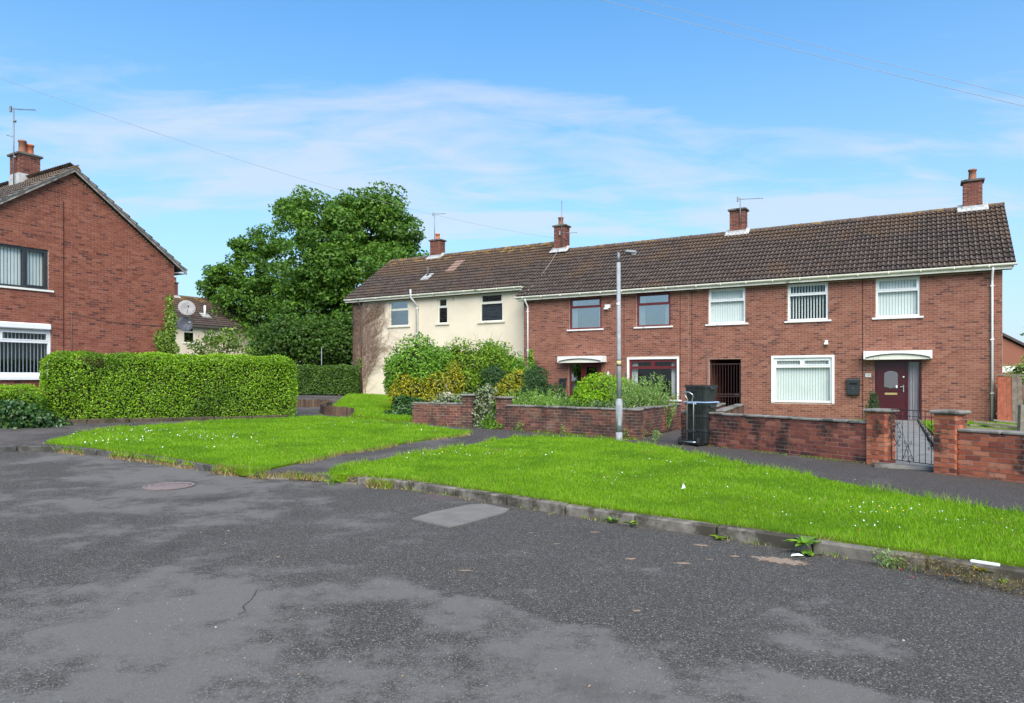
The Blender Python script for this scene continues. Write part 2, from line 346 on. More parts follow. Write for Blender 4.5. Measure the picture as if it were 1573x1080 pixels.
def asphalt(name, dark, light, chip, scale, wet=.55, blotch=True):
    t = NT(name)
    c1 = t.voro(scale, 'Color'); s = t.n.new('ShaderNodeSeparateColor'); t.l.new(c1, s.inputs[0])
    cell = s.outputs[0]
    edge = t.voro(scale, 'Distance', 'DISTANCE_TO_EDGE')
    col = t.ramp(cell, [(0, dark), (.45, tuple(x * 1.45 for x in dark)), (.72, light), (.90, light), (.97, chip)])
    gap = t.step(edge, .0, .16)
    col = t.mix(gap, tuple(x * .55 for x in dark), col)
    worn = 0.0
    if blotch:
        n1 = t.noise(.75, 9, .74, 0); n2 = t.noise(.24, 5, .6, 0)
        sp_ = t.n.new('ShaderNodeSeparateXYZ'); t.l.new(t.pos(), sp_.inputs[0])
        # edge of an older resurfacing strip: the far side is darker and less worn
        side = t.math('SUBTRACT', t.math('ADD', t.math('MULTIPLY', sp_.outputs[0], .557), t.math('MULTIPLY', sp_.outputs[1], .83)), 3.98)
        side = t.step(t.math('ADD', side, t.math('MULTIPLY', t.math('SUBTRACT', t.noise(1.7, 6, .7), .5), .5)), -.06, .10)
        new = t.math('MULTIPLY', side, t.step(sp_.outputs[0], -2.2, .2))
        f = t.math('ADD', t.math('MULTIPLY', n1, .6), t.math('MULTIPLY', n2, .4))
        f = t.math('SUBTRACT', f, t.math('MULTIPLY', new, .085))
        f = t.math('ADD', f, t.math('MULTIPLY', t.step(sp_.outputs[1], 8.5, 3.0), .028))
        worn = t.step(f, .465, .555)
        fine = t.ramp(t.noise(190, 5, .85), [(.28, tuple(x * .62 for x in light)), (.5, tuple(x * 1.12 for x in light)), (.72, tuple(x * 1.60 for x in light))])
        col = t.mix(t.math('MULTIPLY', worn, .78), col, fine)
        damp = t.step(t.noise(.40, 7, .7, 0), .54, .66)
        col = t.mix(t.math('MULTIPLY', damp, .45), col, tuple(x * .8 for x in dark))
        warm = t.step(t.noise(.9, 7, .7), .60, .74)
        col = t.mix(t.math('MULTIPLY', warm, .30), col, (.125, .088, .066))
        crack = t.step(t.voro(.42, 'Distance', 'DISTANCE_TO_EDGE', t.mixv(t.pos(), .35)), .0035, .0008)
        col = t.mix(t.math('MULTIPLY', crack, t.math('MULTIPLY', t.step(t.noise(.5, 3), .52, .6), .8)), col, (.02, .019, .018))
    h = t.math('ADD', t.math('MULTIPLY', gap, .6), t.math('MULTIPLY', cell, .7))
    t.bsdf(col, wet, .25, t.bump(h, .55, .007))
    return t.m
MAT['road'] = asphalt('road asphalt', (.058, .050, .043), (.160, .145, .131), (.31, .28, .245), 112, .88)
MAT['pave'] = asphalt('pavement asphalt', (.060, .051, .046), (.125, .107, .096), (.27, .24, .215), 100, .88)
def turf_mat(name, a, b, bare):
    t = NT(name)
    col = t.ramp(t.noise(30, 5, .7), [(.3, a), (.7, b)])
    col = t.mix(t.step(t.noise(.9, 5, .6), .66, .8), col, bare)
    t.bsdf(col, .95, .1, t.bump(t.noise(60, 4, .7), 1, .02)); return t.m
MAT['turf'] = turf_mat('turf', (.08, .13, .006), (.14, .23, .010), (.17, .13, .05))
MAT['soil'] = turf_mat('garden soil', (.04, .03, .02), (.08, .06, .035), (.05, .07, .02))
MAT['ground'] = turf_mat('far ground', (.05, .075, .02), (.08, .10, .03), (.10, .085, .05))
def dirt_mat():
    t = NT('sandy dirt')
    col = t.ramp(t.noise(45, 5, .7), [(.3, (.19, .13, .09)), (.7, (.33, .24, .17))])
    b = t.n.new('ShaderNodeBsdfPrincipled'); t.l.new(col, b.inputs[0]); b.inputs['Roughness'].default_value = .95
    e = t.attr('edge')
    a = t.step(t.math('ADD', t.math('MULTIPLY', e, 1.0), t.math('MULTIPLY', t.math('SUBTRACT', t.noise(14, 6, .75), .5), 1.3)), .42, .62)
    tr = t.n.new('ShaderNodeBsdfTransparent'); mx = t.n.new('ShaderNodeMixShader')
    t.l.new(a, mx.inputs[0]); t.l.new(tr.outputs[0], mx.inputs[1]); t.l.new(b.outputs[0], mx.inputs[2])
    t.l.new(mx.outputs[0], t.out.inputs[0]); return t.m
MAT['dirt'] = dirt_mat()

# ------------------------------------------------------------------ object helpers
def thing(name, label, cat, loc=(0, 0, 0), rz=0, group=None, rot=None):
    o = bpy.data.objects.new(name, None)
    o.empty_display_size = .2
    COL.objects.link(o)
    o.location = loc; o.rotation_euler = rot or (0, 0, rz)
    o['label'] = label; o['category'] = cat
    if group: o['group'] = group
    return o
def tag(o, label, cat, group=None):
    o['label'] = label; o['category'] = cat
    if group: o['group'] = group
    return o
def link(name, me, mat=None, parent=None, loc=None, rot=None, scl=None, kind=None):
    o = bpy.data.objects.new(name, me)
    if mat is not None and not me.materials: me.materials.append(MAT[mat] if isinstance(mat, str) else mat)
    COL.objects.link(o)
    if parent is not None: o.parent = parent
    if loc is not None: o.location = loc
    if rot is not None: o.rotation_euler = rot
    if scl is not None: o.scale = scl
    if kind: o['kind'] = kind
    return o
def mesh_np(name, V, Q, tint=None, attr='tint', smooth=False):
    V = np.asarray(V, dtype=np.float32); Q = np.asarray(Q, dtype=np.int32)
    me = bpy.data.meshes.new(name)
    k = Q.shape[1]
    me.vertices.add(len(V)); me.vertices.foreach_set('co', V.ravel())
    me.loops.add(Q.size); me.loops.foreach_set('vertex_index', Q.ravel())
    me.polygons.add(len(Q)); me.polygons.foreach_set('loop_start', np.arange(0, Q.size, k, dtype=np.int32))
    me.update(calc_edges=True)
    if tint is not None:
        a = me.attributes.new(attr, 'FLOAT', 'FACE'); a.data.foreach_set('value', np.asarray(tint, dtype=np.float32))
    if not smooth: me.shade_flat()
    return me

class MB:
    """collects shapes for one mesh"""
    def __init__(s): s.v = []; s.f = []; s.sm = []
    def add(s, vs, fs, smooth=False):
        o = len(s.v); s.v += [tuple(v) for v in vs]
        s.f += [tuple(i + o for i in f) for f in fs]; s.sm += [smooth] * len(fs); return s
    def box(s, x0, x1, y0, y1, z0, z1):
        return s.add([(x0, y0, z0), (x1, y0, z0), (x1, y1, z0), (x0, y1, z0), (x0, y0, z1), (x1, y0, z1), (x1, y1, z1), (x0, y1, z1)],
                     [(0, 3, 2, 1), (4, 5, 6, 7), (0, 1, 5, 4), (1, 2, 6, 5), (2, 3, 7, 6), (3, 0, 4, 7)])
    def bevbox(s, x0, x1, y0, y1, z0, z1, b=.01):
        cx, cy, cz = (x0 + x1) / 2, (y0 + y1) / 2, (z0 + z1) / 2
        hx, hy, hz = (x1 - x0) / 2, (y1 - y0) / 2, (z1 - z0) / 2
        prof = [(-1, 0), (-1, 1), (1, 1), (1, 0)]
        rings = []
        for z, ins in ((-hz, b), (-hz + b, 0), (hz - b, 0), (hz, b)):
            X, Y = hx - ins, hy - ins; c = b
            rings.append([(cx - X, cy - Y + c, cz + z), (cx - X + c, cy - Y, cz + z), (cx + X - c, cy - Y, cz + z), (cx + X, cy - Y + c, cz + z),
                          (cx + X, cy + Y - c, cz + z), (cx + X - c, cy + Y, cz + z), (cx - X + c, cy + Y, cz + z), (cx - X, cy + Y - c, cz + z)])
        vs = sum(rings, []); fs = [tuple(reversed(range(8))), tuple(range(24, 32))]
        for k in range(3):
            for i in range(8):
                j = (i + 1) % 8; fs.append((k * 8 + i, k * 8 + j, k * 8 + 8 + j, k * 8 + 8 + i))
        return s.add(vs, fs)
    def tube(s, pts, r, n=8, cap=True, smooth=True):
        pts = [Vector(p) for p in pts]; vs = []; fs = []
        rs = r if isinstance(r, (list, tuple)) else [r] * len(pts)
        up = None
        for i, p in enumerate(pts):
            d = (pts[min(i + 1, len(pts) - 1)] - pts[max(i - 1, 0)]).normalized()
            if up is None: up = Vector((0, 0, 1)) if abs(d.z) < .9 else Vector((1, 0, 0))
            a = d.cross(up).normalized(); b = a.cross(d).normalized(); up = b
            for k in range(n):
                t = 2 * math.pi * k / n; vs.append(p + (a * math.cos(t) + b * math.sin(t)) * rs[i])
        for i in range(len(pts) - 1):
            for k in range(n):
                j = (k + 1) % n; fs.append((i * n + k, i * n + j, (i + 1) * n + j, (i + 1) * n + k))
        s.add(vs, fs, smooth)
        if cap:
            o = len(s.v) - len(vs)
            s.f += [tuple(o + k for k in reversed(range(n))), tuple(o + (len(pts) - 1) * n + k for k in range(n))]; s.sm += [False, False]
        return s
    def lathe(s, prof, n=16, c=(0, 0, 0), smooth=True):
        vs = []; fs = []
        for r, z in prof:
            for k in range(n):
                t = 2 * math.pi * k / n; vs.append((c[0] + r * math.cos(t), c[1] + r * math.sin(t), c[2] + z))
        for i in range(len(prof) - 1):
            for k in range(n):
                j = (k + 1) % n; fs.append((i * n + k, i * n + j, (i + 1) * n + j, (i + 1) * n + k))
        return s.add(vs, fs, smooth)
    def prism(s, poly, axis, a, b):
        """polygon (2D, counter clockwise) pushed along an axis: 'y' uses (x,z), 'x' uses (y,z), 'z' uses (x,y)"""
        P = {'y': lambda p, t: (p[0], t, p[1]), 'x': lambda p, t: (t, p[0], p[1]), 'z': lambda p, t: (p[0], p[1], t)}[axis]
        n = len(poly); vs = [P(p, a) for p in poly] + [P(p, b) for p in poly]
        fs = [tuple(range(n)), tuple(reversed(range(n, 2 * n)))] + [(i, i + n, (i + 1) % n + n, (i + 1) % n) for i in range(n)]
        return s.add(vs, fs)
    def mesh(s, name):
        me = bpy.data.meshes.new(name); me.from_pydata(s.v, [], s.f)
        if any(s.sm): me.polygons.foreach_set('use_smooth', s.sm)
        me.update(); return me
    def build(s, name, mat, parent=None, **k):
        import bmesh
        me = s.mesh(name)
        bm = bmesh.new(); bm.from_mesh(me); bmesh.ops.recalc_face_normals(bm, faces=bm.faces[:]); bm.to_mesh(me); bm.free()
        return link(name, me, mat, parent, **k)

def boxes_mesh(name, B, back=True):
    """B: rows x0,x1,y0,y1,z0,z1 -> one mesh with a random tint per box"""
    B = np.asarray(B, dtype=np.float32); n = len(B)
    ix = np.array([[0, 2, 4], [1, 2, 4], [1, 3, 4], [0, 3, 4], [0, 2, 5], [1, 2, 5], [1, 3, 5], [0, 3, 5]])
    V = B[:, ix].reshape(-1, 3)
    F = np.array([[4, 5, 6, 7], [0, 3, 2, 1], [0, 1, 5, 4], [1, 2, 6, 5], [3, 0, 4, 7], [2, 3, 7, 6]])
    if not back: F = F[:5]
    Q = (F[None] + 8 * np.arange(n)[:, None, None]).reshape(-1, 4)
    return mesh_np(name, V, Q, np.repeat(rng.random(n), len(F)))
UNIT = None
def unit_box():
    global UNIT
    if UNIT is None: UNIT = {}
    return UNIT
def place_boxes(B, mat, parent, budget, name='brick', stuff='bricks', to_cam=None):
    """the boxes nearest the camera become parts of their own, the rest one joined part"""
    B = [b for b in B if b[1] - b[0] > .012 and b[5] - b[4] > .008]
    if to_cam is not None:
        B.sort(key=lambda b: -((b[1] - b[0]) * (b[5] - b[4])) / max(.1, (to_cam((b[0] + b[1]) / 2, (b[2] + b[3]) / 2, (b[4] + b[5]) / 2) - Vector((0, 0, 1.6))).length_squared))
    U = unit_box()
    if mat not in U:
        me = MB().box(0, 1, 0, 1, 0, 1).mesh(name); me.materials.append(MAT[mat]); U[mat] = me
    for b in B[:budget]:
        link(name, U[mat], None, parent, (b[0], b[2], b[4]), None, (b[1] - b[0], b[3] - b[2], b[5] - b[4]))
    if len(B) > budget:
        link(stuff, boxes_mesh(stuff, B[budget:]), mat, parent, kind='stuff')

def xf(loc, rz):
    c, s = math.cos(rz), math.sin(rz)
    return lambda x, y, z: Vector((loc[0] + x * c - y * s, loc[1] + x * s + y * c, loc[2] + z))

CH, CL, JT = .075, .225, .0125
def lay(x0, x1, z0, z1, holes=(), span=None, y0=-.0045, y1=.05, seed=0):
    """brick courses in stretcher bond over x0..x1, z0..z1 minus the holes; span(z) narrows a gable"""
    out = []; k = 0; z = z0; rr = random.Random(seed)
    while z + .03 < z1:
        zt = min(z + CH - JT, z1); zm = (z + zt) / 2
        a, b = (x0, x1) if span is None else span(zm)
        iv = [(max(a, x0), min(b, x1))]
        for h in holes:
            if h[2] < zt - .004 and h[3] > z + .004:
                nv = []
                for p, q in iv:
                    if h[0] > p: nv.append((p, min(q, h[0])))
                    if h[1] < q: nv.append((max(p, h[1]), q))
                iv = [i for i in nv if i[1] - i[0] > .01]
        off = (k % 2) * CL / 2
        for p, q in iv:
            i = math.floor((p - x0 - off) / CL); x = x0 + off + i * CL
            while x < q:
                s, e = max(p + .004, x), min(q, x + CL) - JT
                if e - s > .02: out.append((s, e, y0 - rr.random() * .003, y1, z, zt))
                x += CL
        z += CH; k += 1
    return out
def ring(x0, x1, y0, y1, z0, z1, w=.1):
    """brick courses round a rectangle (pier or chimney)"""
    out = []; k = 0; z = z0
    def run(a, b):
        L = b - a; n = max(1, round(L / .225)); st = L / n
        return [(a + i * st + JT / 2, a + (i + 1) * st - JT / 2) for i in range(n)]
    while z + .03 < z1:
        zt = min(z + CH - JT, z1); f = k % 2
        xa, xb = (x0, x1) if f else (x0 + w + .004, x1 - w - .004)
        ya, yb = (y0 + w + .004, y1 - w - .004) if f else (y0, y1)
        for a, b in run(xa, xb): out += [(a, b, y0 - R.random() * .003, y0 + w, z, zt), (a, b, y1 - w, y1, z, zt)]
        for a, b in run(ya, yb): out += [(x0, x0 + w, a, b, z, zt), (x1 - w, x1 + R.random() * .003, a, b, z, zt)]
        z += CH; k += 1
    return out
def holed_wall(mb, x0, x1, z0, z1, holes, y0, y1):
    zs = sorted({z0, z1, *[max(z0, min(z1, h[2])) for h in holes], *[max(z0, min(z1, h[3])) for h in holes]})
    for za, zb in zip(zs, zs[1:]):
        zm = (za + zb) / 2; iv = [(x0, x1)]
        for h in holes:
            if h[2] < zm < h[3]:
                nv = []
                for p, q in iv:
                    if h[0] > p: nv.append((p, min(q, h[0])))
                    if h[1] < q: nv.append((max(p, h[1]), q))
                iv = [i for i in nv if i[1] - i[0] > .001]
        for p, q in iv: mb.box(p, q, y0, y1, za, zb)

# ------------------------------------------------------------------ terrain
def hgt(x, y):
    q = -.8 * np.asarray(x, float) + .45 * np.asarray(y, float)
    s = .045 * 1.5 * np.logaddexp(0, (q - 9) / 1.5)
    return .7 * np.tanh(s / .7)
def G(px, py, off=0.0):
    """ground point seen at a photo pixel, on the surface lying off above the terrain"""
    d = 10.0
    for _ in range(60):
        z = float(hgt((px - CXP) / FPX * d, d)) + off
        d = .5 * d + .5 * (HCAM - z) * FPX / (py - HZP)
    return ((px - CXP) / FPX * d, d)
def at(px, py, d):
    return Vector(((px - CXP) / FPX * d, d, HCAM + (HZP - py) / FPX * d))
def inside(poly, P):
    P = np.asarray(P); x, y = P[:, 0], P[:, 1]; r = np.zeros(len(P), bool); n = len(poly)
    for i in range(n):
        x1, y1 = poly[i]; x2, y2 = poly[(i + 1) % n]
        c = ((y1 > y) != (y2 > y)) & (x < (x2 - x1) * (y - y1) / ((y2 - y1) or 1e-9) + x1); r ^= c
    return r
def sheet(name, poly, off, mat, grid=.7, skirt=0, kind='structure', edge_attr=False):
    poly = [tuple(p) for p in poly]
    A = np.array(poly); lo, hi = A.min(0), A.max(0)
    gx, gy = np.meshgrid(np.arange(lo[0] + grid / 2, hi[0], grid), np.arange(lo[1] + grid / 2, hi[1], grid))
    P = np.c_[gx.ravel(), gy.ravel()]; P = P[inside(poly, P)]
    vs = [Vector(p) for p in poly] + [Vector(p) for p in P]
    n = len(poly); es = [(i, (i + 1) % n) for i in range(n)]
    V, E, Fc, *_ = geometry.delaunay_2d_cdt(vs, es, [], 1, 1e-5)
    XY = np.array([(v[0], v[1]) for v in V]); Z = hgt(XY[:, 0], XY[:, 1]) + off
    verts = [(x, y, z) for (x, y), z in zip(XY, Z)]; faces = [tuple(f) for f in Fc]
    faces = [f if ((XY[f[1]][0] - XY[f[0]][0]) * (XY[f[2]][1] - XY[f[0]][1]) - (XY[f[1]][1] - XY[f[0]][1]) * (XY[f[2]][0] - XY[f[0]][0])) > 0 else tuple(reversed(f)) for f in faces]
    if skirt:
        cnt = {}
        for f in faces:
            for a, b in zip(f, f[1:] + f[:1]): cnt[(a, b)] = 1
        rim = [(a, b) for (a, b) in cnt if (b, a) not in cnt]
        m = {}
        for a, b in rim:
            for i in (a, b):
                if i not in m: m[i] = len(verts); verts.append((verts[i][0], verts[i][1], verts[i][2] - skirt))
            faces.append((b, a, m[a], m[b]))
    me = bpy.data.meshes.new(name); me.from_pydata(verts, [], faces); me.update()
    return link(name, me, mat, kind=kind)
def offset_line(pts, d):
    """polyline moved d to its left"""
    out = []
    for i in range(len(pts)):
        a = Vector(pts[max(i - 1, 0)]); b = Vector(pts[min(i + 1, len(pts) - 1)])
        t = (b - a).normalized(); out.append((pts[i][0] - t.y * d, pts[i][1] + t.x * d))
    return out

# ------------------------------------------------------------------ leaves
def unit(a): return a / np.maximum(1e-9, np.linalg.norm(a, axis=1, keepdims=True))
def leaf_mesh(name, C, N, L, W, tint=None, jit=.6, droop=None):
    """one kite-shaped leaf per centre; N is the rough facing, L and W length and width"""
    n = len(C)
    N = unit(unit(np.asarray(N)) + rng.normal(0, jit, (n, 3)))
    T = unit(np.cross(N, rng.normal(0, 1, (n, 3)))) if droop is None else unit(np.asarray(droop) + rng.normal(0, .3, (n, 3)))
    B = unit(np.cross(N, T))
    L = (np.full(n, L) * rng.uniform(.65, 1.25, n))[:, None]; W = (np.full(n, W) * rng.uniform(.7, 1.2, n))[:, None]
    V = np.stack([C - T * L / 2, C + B * W / 2 + N * W * .12, C + T * L / 2, C - B * W / 2 + N * W * .12], 1).reshape(-1, 3)
    Q = np.arange(4 * n).reshape(-1, 4)
    if tint is None: tint = rng.random(n)
    return mesh_np(name, V, Q, tint)
def lump_points(lumps, dens, inner=.62, bump=.12, up=.25):
    """points on and just inside a set of ellipsoids; each with an outward facing"""
    Cs, Ns, Ts = [], [], []
    for (cx, cy, cz, rx, ry, rz) in lumps:
        area = 4 * math.pi * (((rx * ry) ** 1.6 + (rx * rz) ** 1.6 + (ry * rz) ** 1.6) / 3) ** (1 / 1.6)
        n = max(20, int(area * dens)); D = unit(rng.normal(0, 1, (n, 3)))
        ph = rng.uniform(0, 6, 3)
        w = 1 + bump * (np.sin(5 * D[:, 0] + ph[0]) + np.sin(6 * D[:, 1] + ph[1]) + np.sin(7 * D[:, 2] + ph[2])) / 2
        r = (inner + (1.06 - inner) * rng.random(n) ** .6) * w
        Cs.append(np.array((cx, cy, cz)) + D * np.array((rx, ry, rz)) * r[:, None])
        Ns.append(unit(D / np.array((rx, ry, rz))) + np.array((0, 0, up)))
        Ts.append(np.clip(rng.normal(.5, .22, n) + .0 * r, 0, 1))
    return np.concatenate(Cs), np.concatenate(Ns), np.concatenate(Ts)
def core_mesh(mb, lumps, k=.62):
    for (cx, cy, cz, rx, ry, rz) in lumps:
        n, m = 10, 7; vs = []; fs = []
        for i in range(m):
            t = math.pi * i / (m - 1)
            for j in range(n):
                p = 2 * math.pi * j / n; q = k * (1 + .12 * math.sin(3 * p + i + cx * 5))
                vs.append((cx + rx * q * math.sin(t) * math.cos(p), cy + ry * q * math.sin(t) * math.sin(p), cz + rz * q * math.cos(t)))
        for i in range(m - 1):
            for j in range(n):
                fs.append((i * n + j, i * n + (j + 1) % n, (i + 1) * n + (j + 1) % n, (i + 1) * n + j))
        mb.add(vs, fs, True)
def bush(name, label, cat, lumps, mat, dens=260, leaf=(.09, .045), base=None, inner=.62, group=None, core=True, stems=3, jit=.6, up=.25, clip_z=None, bump=.12, k=.62, droop=None):
    cx = sum(l[0] for l in lumps) / len(lumps); cy = sum(l[1] for l in lumps) / len(lumps)
    z0 = float(hgt(cx, cy)) + .08 if base is None else base
    t = thing(name, label, cat, (cx, cy, z0), group=group)
    ll = [(a - cx, b - cy, c - z0, d, e, f) for a, b, c, d, e, f in lumps]
    C, N, T = lump_points(ll, dens, inner, bump, up)
    if clip_z is not None:
        ok = C[:, 2] > clip_z; C, N, T = C[ok], N[ok], T[ok]
    link('foliage', leaf_mesh('foliage', C, N, leaf[0], leaf[1], T, jit, None if droop is None else np.tile(droop, (len(C), 1))), mat, t, kind='stuff')
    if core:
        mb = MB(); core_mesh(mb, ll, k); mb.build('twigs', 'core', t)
    for i in range(stems):
        l = ll[i % len(ll)]
        MB().tube([(l[0] * .5 + R.uniform(-.1, .1), l[1] * .5, -.12), (l[0] * .8, l[1] * .8, l[2] * .5), (l[0], l[1], l[2])], [.03, .022, .01], 6).build('stem', 'bark', t)
    return t

# ================================================================== THE GROUND
OFF_P, OFF_K, OFF_V = .10, .12, .13
kerb_right_px = [(548, 733), (594, 735), (650, 742), (742, 756), (900, 780), (1083, 805), (1214, 824), (1257, 830), (1351, 845), (1573, 875)]
KR = [G(x, y, OFF_K) for x, y in kerb_right_px]
dv = (Vector(KR[-1]) - Vector(KR[-3])).normalized()
KR += [tuple(Vector(KR[-1]) + dv * 2.0), tuple(Vector(KR[-1]) + dv * 5.0)]
kerb_left_px = [(-60, 690), (0, 685), (62, 682), (70, 682), (168, 692), (241, 700), (330, 714), (400, 724)]
KL = [G(x, y, OFF_K) for x, y in kerb_left_px]
apron = [G(430, 731, .03), G(500, 737, .03)]

gxs = np.sinh(np.linspace(-4.6, 4.6, 150)) * 18.0
gys = np.concatenate([np.linspace(-60, 75, 90), 75 + np.sinh(np.linspace(.05, 4.4, 40)) * 20])
GXX, GYY = np.meshgrid(gxs, gys)
GZZ = hgt(GXX, GYY) - .12
nX = len(gxs); qi = np.arange(len(gys) - 1)[:, None] * nX + np.arange(nX - 1)[None]
link('ground', mesh_np('ground', np.stack([GXX, GYY, GZZ], 2).reshape(-1, 3), np.stack([qi, qi + 1, qi + nX + 1, qi + nX], 2).reshape(-1, 4)), 'ground', kind='structure')
sheet('road', [(-45, -18), (30, -18), (30, 9), (12, 12), (4, 15), (-45, 26)], 0.0, 'road', grid=1.1)
PV = offset_line(KL, .06) + apron + offset_line(KR, .06) + [(9, -8), (16, 2), (24, 14), (26, 52), (-34, 52), (-34, 24), (-24, 16)]
sheet('pavement', PV, OFF_P, 'pave', grid=.9, skirt=.12)

vr_back = [(1700, 806), (1573, 788), (1470, 773), (1351, 753), (1250, 732), (1173, 719), (1079, 700), (1030, 689), (1000, 684), (950, 677), (900, 673), (850, 671), (790, 672), (755, 677), (720, 684), (660, 693), (600, 703), (565, 710), (533, 717), (515, 725), (512, 729)]
VR = offset_line(KR[:-1], .11) + [G(x, y, OFF_V) for x, y in vr_back]
VR = [(VR[len(KR) - 2][0] + .0, VR[len(KR) - 2][1])] and VR
sheet('grass_verge', VR, OFF_V, 'turf', grid=.5, skirt=.1)
vl_px = [(70, 679), (168, 690), (241, 698), (330, 712), (372, 721), (405, 722), (428, 716), (472, 707), (523, 695), (574, 689), (625, 679), (676, 672), (712, 668), (722, 664), (700, 660), (660, 655), (612, 650), (549, 643), (498, 640), (442, 641), (330, 647), (192, 656), (120, 665)]
VL = [G(x, y, OFF_V) for x, y in vl_px]
sheet('grass_verge', VL, OFF_V, 'turf', grid=.6, skirt=.1)

# kerb stones, one object each
def kerb(label_name, line, width=.125, h=.12, mat='kerb', lo=-.15):
    root = bpy.data.objects.new(label_name, None); COL.objects.link(root); root['kind'] = 'structure'
    pts = [Vector(p) for p in line]; seg = []
    L = [0]
    for a, b in zip(pts, pts[1:]): L.append(L[-1] + (b - a).length)
    def P(s):
        for i in range(len(L) - 1):
            if s <= L[i + 1] or i == len(L) - 2:
                return pts[i].lerp(pts[i + 1], (s - L[i]) / max(1e-6, L[i + 1] - L[i]))
    s = 0
    while s < L[-1] - .2:
        e = min(s + .915, L[-1]); a, b = P(s), P(e); d = b - a; ln = d.length - .014
        z = float(hgt(*((a + b) / 2))) + R.uniform(-.008, .006)
        zb = float(hgt(*b)); za = float(hgt(*a))
        me = MB().bevbox(0, ln, 0, width, lo, h, .016).mesh('kerb_stone')
        link('kerb_stone', me, mat, root, (a.x, a.y, z), (R.uniform(-.02, .02), -math.atan2(zb - za, ln), math.atan2(d.y, d.x) + R.uniform(-.008, .008)))
        s = e
    return root
kerb('kerb', KR)
kerb('kerb', KL, mat='kerb_dark')
kerb('kerb', [KL[-1], apron[0], apron[1], KR[0]], h=.035)

# manhole, patch, gully grate, dirt ------------------------------------------
mx, my = G(260, 747); mz = float(hgt(mx, my))
mh = thing('manhole_cover', 'round rusty manhole cover set in the road', 'manhole cover', (mx, my, mz))
MB().lathe([(.0, .002), (.345, .002), (.345, .008), (.0, .008)], 40).build('frame_ring', 'cover_iron', mh)
mb = MB()
for i in range(-4, 5):
    for j in range(-4, 5):
        if i * i + j * j < 17: mb.box(i * .068 - .022, i * .068 + .022, j * .068 - .022, j * .068 + .022, .008, .013)
mb.build('raised_studs', 'cover_iron', mh, kind='stuff')
MB().lathe([(.30, .008), (.34, .008), (.34, .014), (.30, .014), (.30, .008)], 40).build('rim', 'cover_iron', mh)
pp = [G(x, y) for x, y in [(632, 798), (660, 789), (722, 776), (742, 775), (783, 783), (776, 788), (735, 800), (690, 811)]]
sheet('road_patch', list(reversed(pp)) if sum((b[0] - a[0]) * (b[1] + a[1]) for a, b in zip(pp, pp[1:] + pp[:1])) > 0 else pp, .012, 'patch', grid=.4, skirt=.02)
gx_, gy_ = G(676, 764); kd = (Vector(KR[4]) - Vector(KR[3])); ka = math.atan2(kd.y, kd.x)
gr = thing('drain_grate', 'rusty iron gully grate in the road beside the kerb', 'drain grate', (gx_, gy_, 0), ka)
MB().box(-.27, .27, -.18, .18, .001, .003).build('sump', 'black', gr)
MB().box(-.27, .27, -.18, -.15, .003, .014).box(-.27, .27, .15, .18, .003, .014).box(-.27, -.24, -.15, .15, .003, .014).box(.24, .27, -.15, .15, .003, .014).build('frame', 'rust', gr)
barm = MB().box(-.012, .012, -.15, .15, .003, .013).mesh('bar')
for i in range(9): link('bar', barm, 'rust', gr, (-.2 + i * .05, 0, 0))
link('cross_bar', MB().box(-.24, .24, -.012, .012, .004, .0125).mesh('cross_bar'), 'rust', gr)

def blotch(px, py, rx, ry, ang=0, off=.004):
    cx, cy = G(px, py); n = 26; ring_ = []
    V = [(cx, cy, float(hgt(cx, cy)) + off)]; F = []; E = []
    k = 4
    for j in range(1, k + 1):
        for i in range(n):
            a = 2 * math.pi * i / n; x, y = rx * math.cos(a) * j / k, ry * math.sin(a) * j / k
            X = cx + x * math.cos(ang) - y * math.sin(ang); Y = cy + x * math.sin(ang) + y * math.cos(ang)
            V.append((X, Y, float(hgt(X, Y)) + off))
    for i in range(n):
        F.append((0, 1 + i, 1 + (i + 1) % n))
        for j in range(1, k): a = 1 + (j - 1) * n; F.append((a + i, a + n + i, a + n + (i + 1) % n, a + (i + 1) % n))
    me = bpy.data.meshes.new('dirt_patch'); me.from_pydata(V, [], F)
    at_ = me.attributes.new('edge', 'FLOAT', 'POINT')
    at_.data.foreach_set('value', np.array([1.0] + [1 - (j) / k for j in range(1, k + 1) for _ in range(n)], dtype=np.float32))
    me.update(); return link('dirt_patch', me, 'dirt', kind='stuff')
for b in [(1200, 862, .46, .20, -.55), (1076, 838, .16, .07, -.4), (1049, 866, .13, .07, 0), (913, 818, .10, .05, 0), (967, 859, .11, .06, 0), (716, 877, .17, .04, 0),
          (856, 836, .07, .04, 0), (1128, 855, .10, .05, 0), (1090, 860, .07, .03, 0), (978, 939, .08, .04, 0), (816, 819, .06, .04, 0), (427, 856, .05, .04, 0)]:
    blotch(*b)

# ================================================================== HOUSES
UD, ND = Vector((.859, -.512)), Vector((.512, .859))
TH = math.atan2(-.512, .859)
T0 = Vector((.54, 31.66))
def TF(x, d): return T0 + UD * x + ND * d
TANP = .69; PITCH = math.atan(TANP)

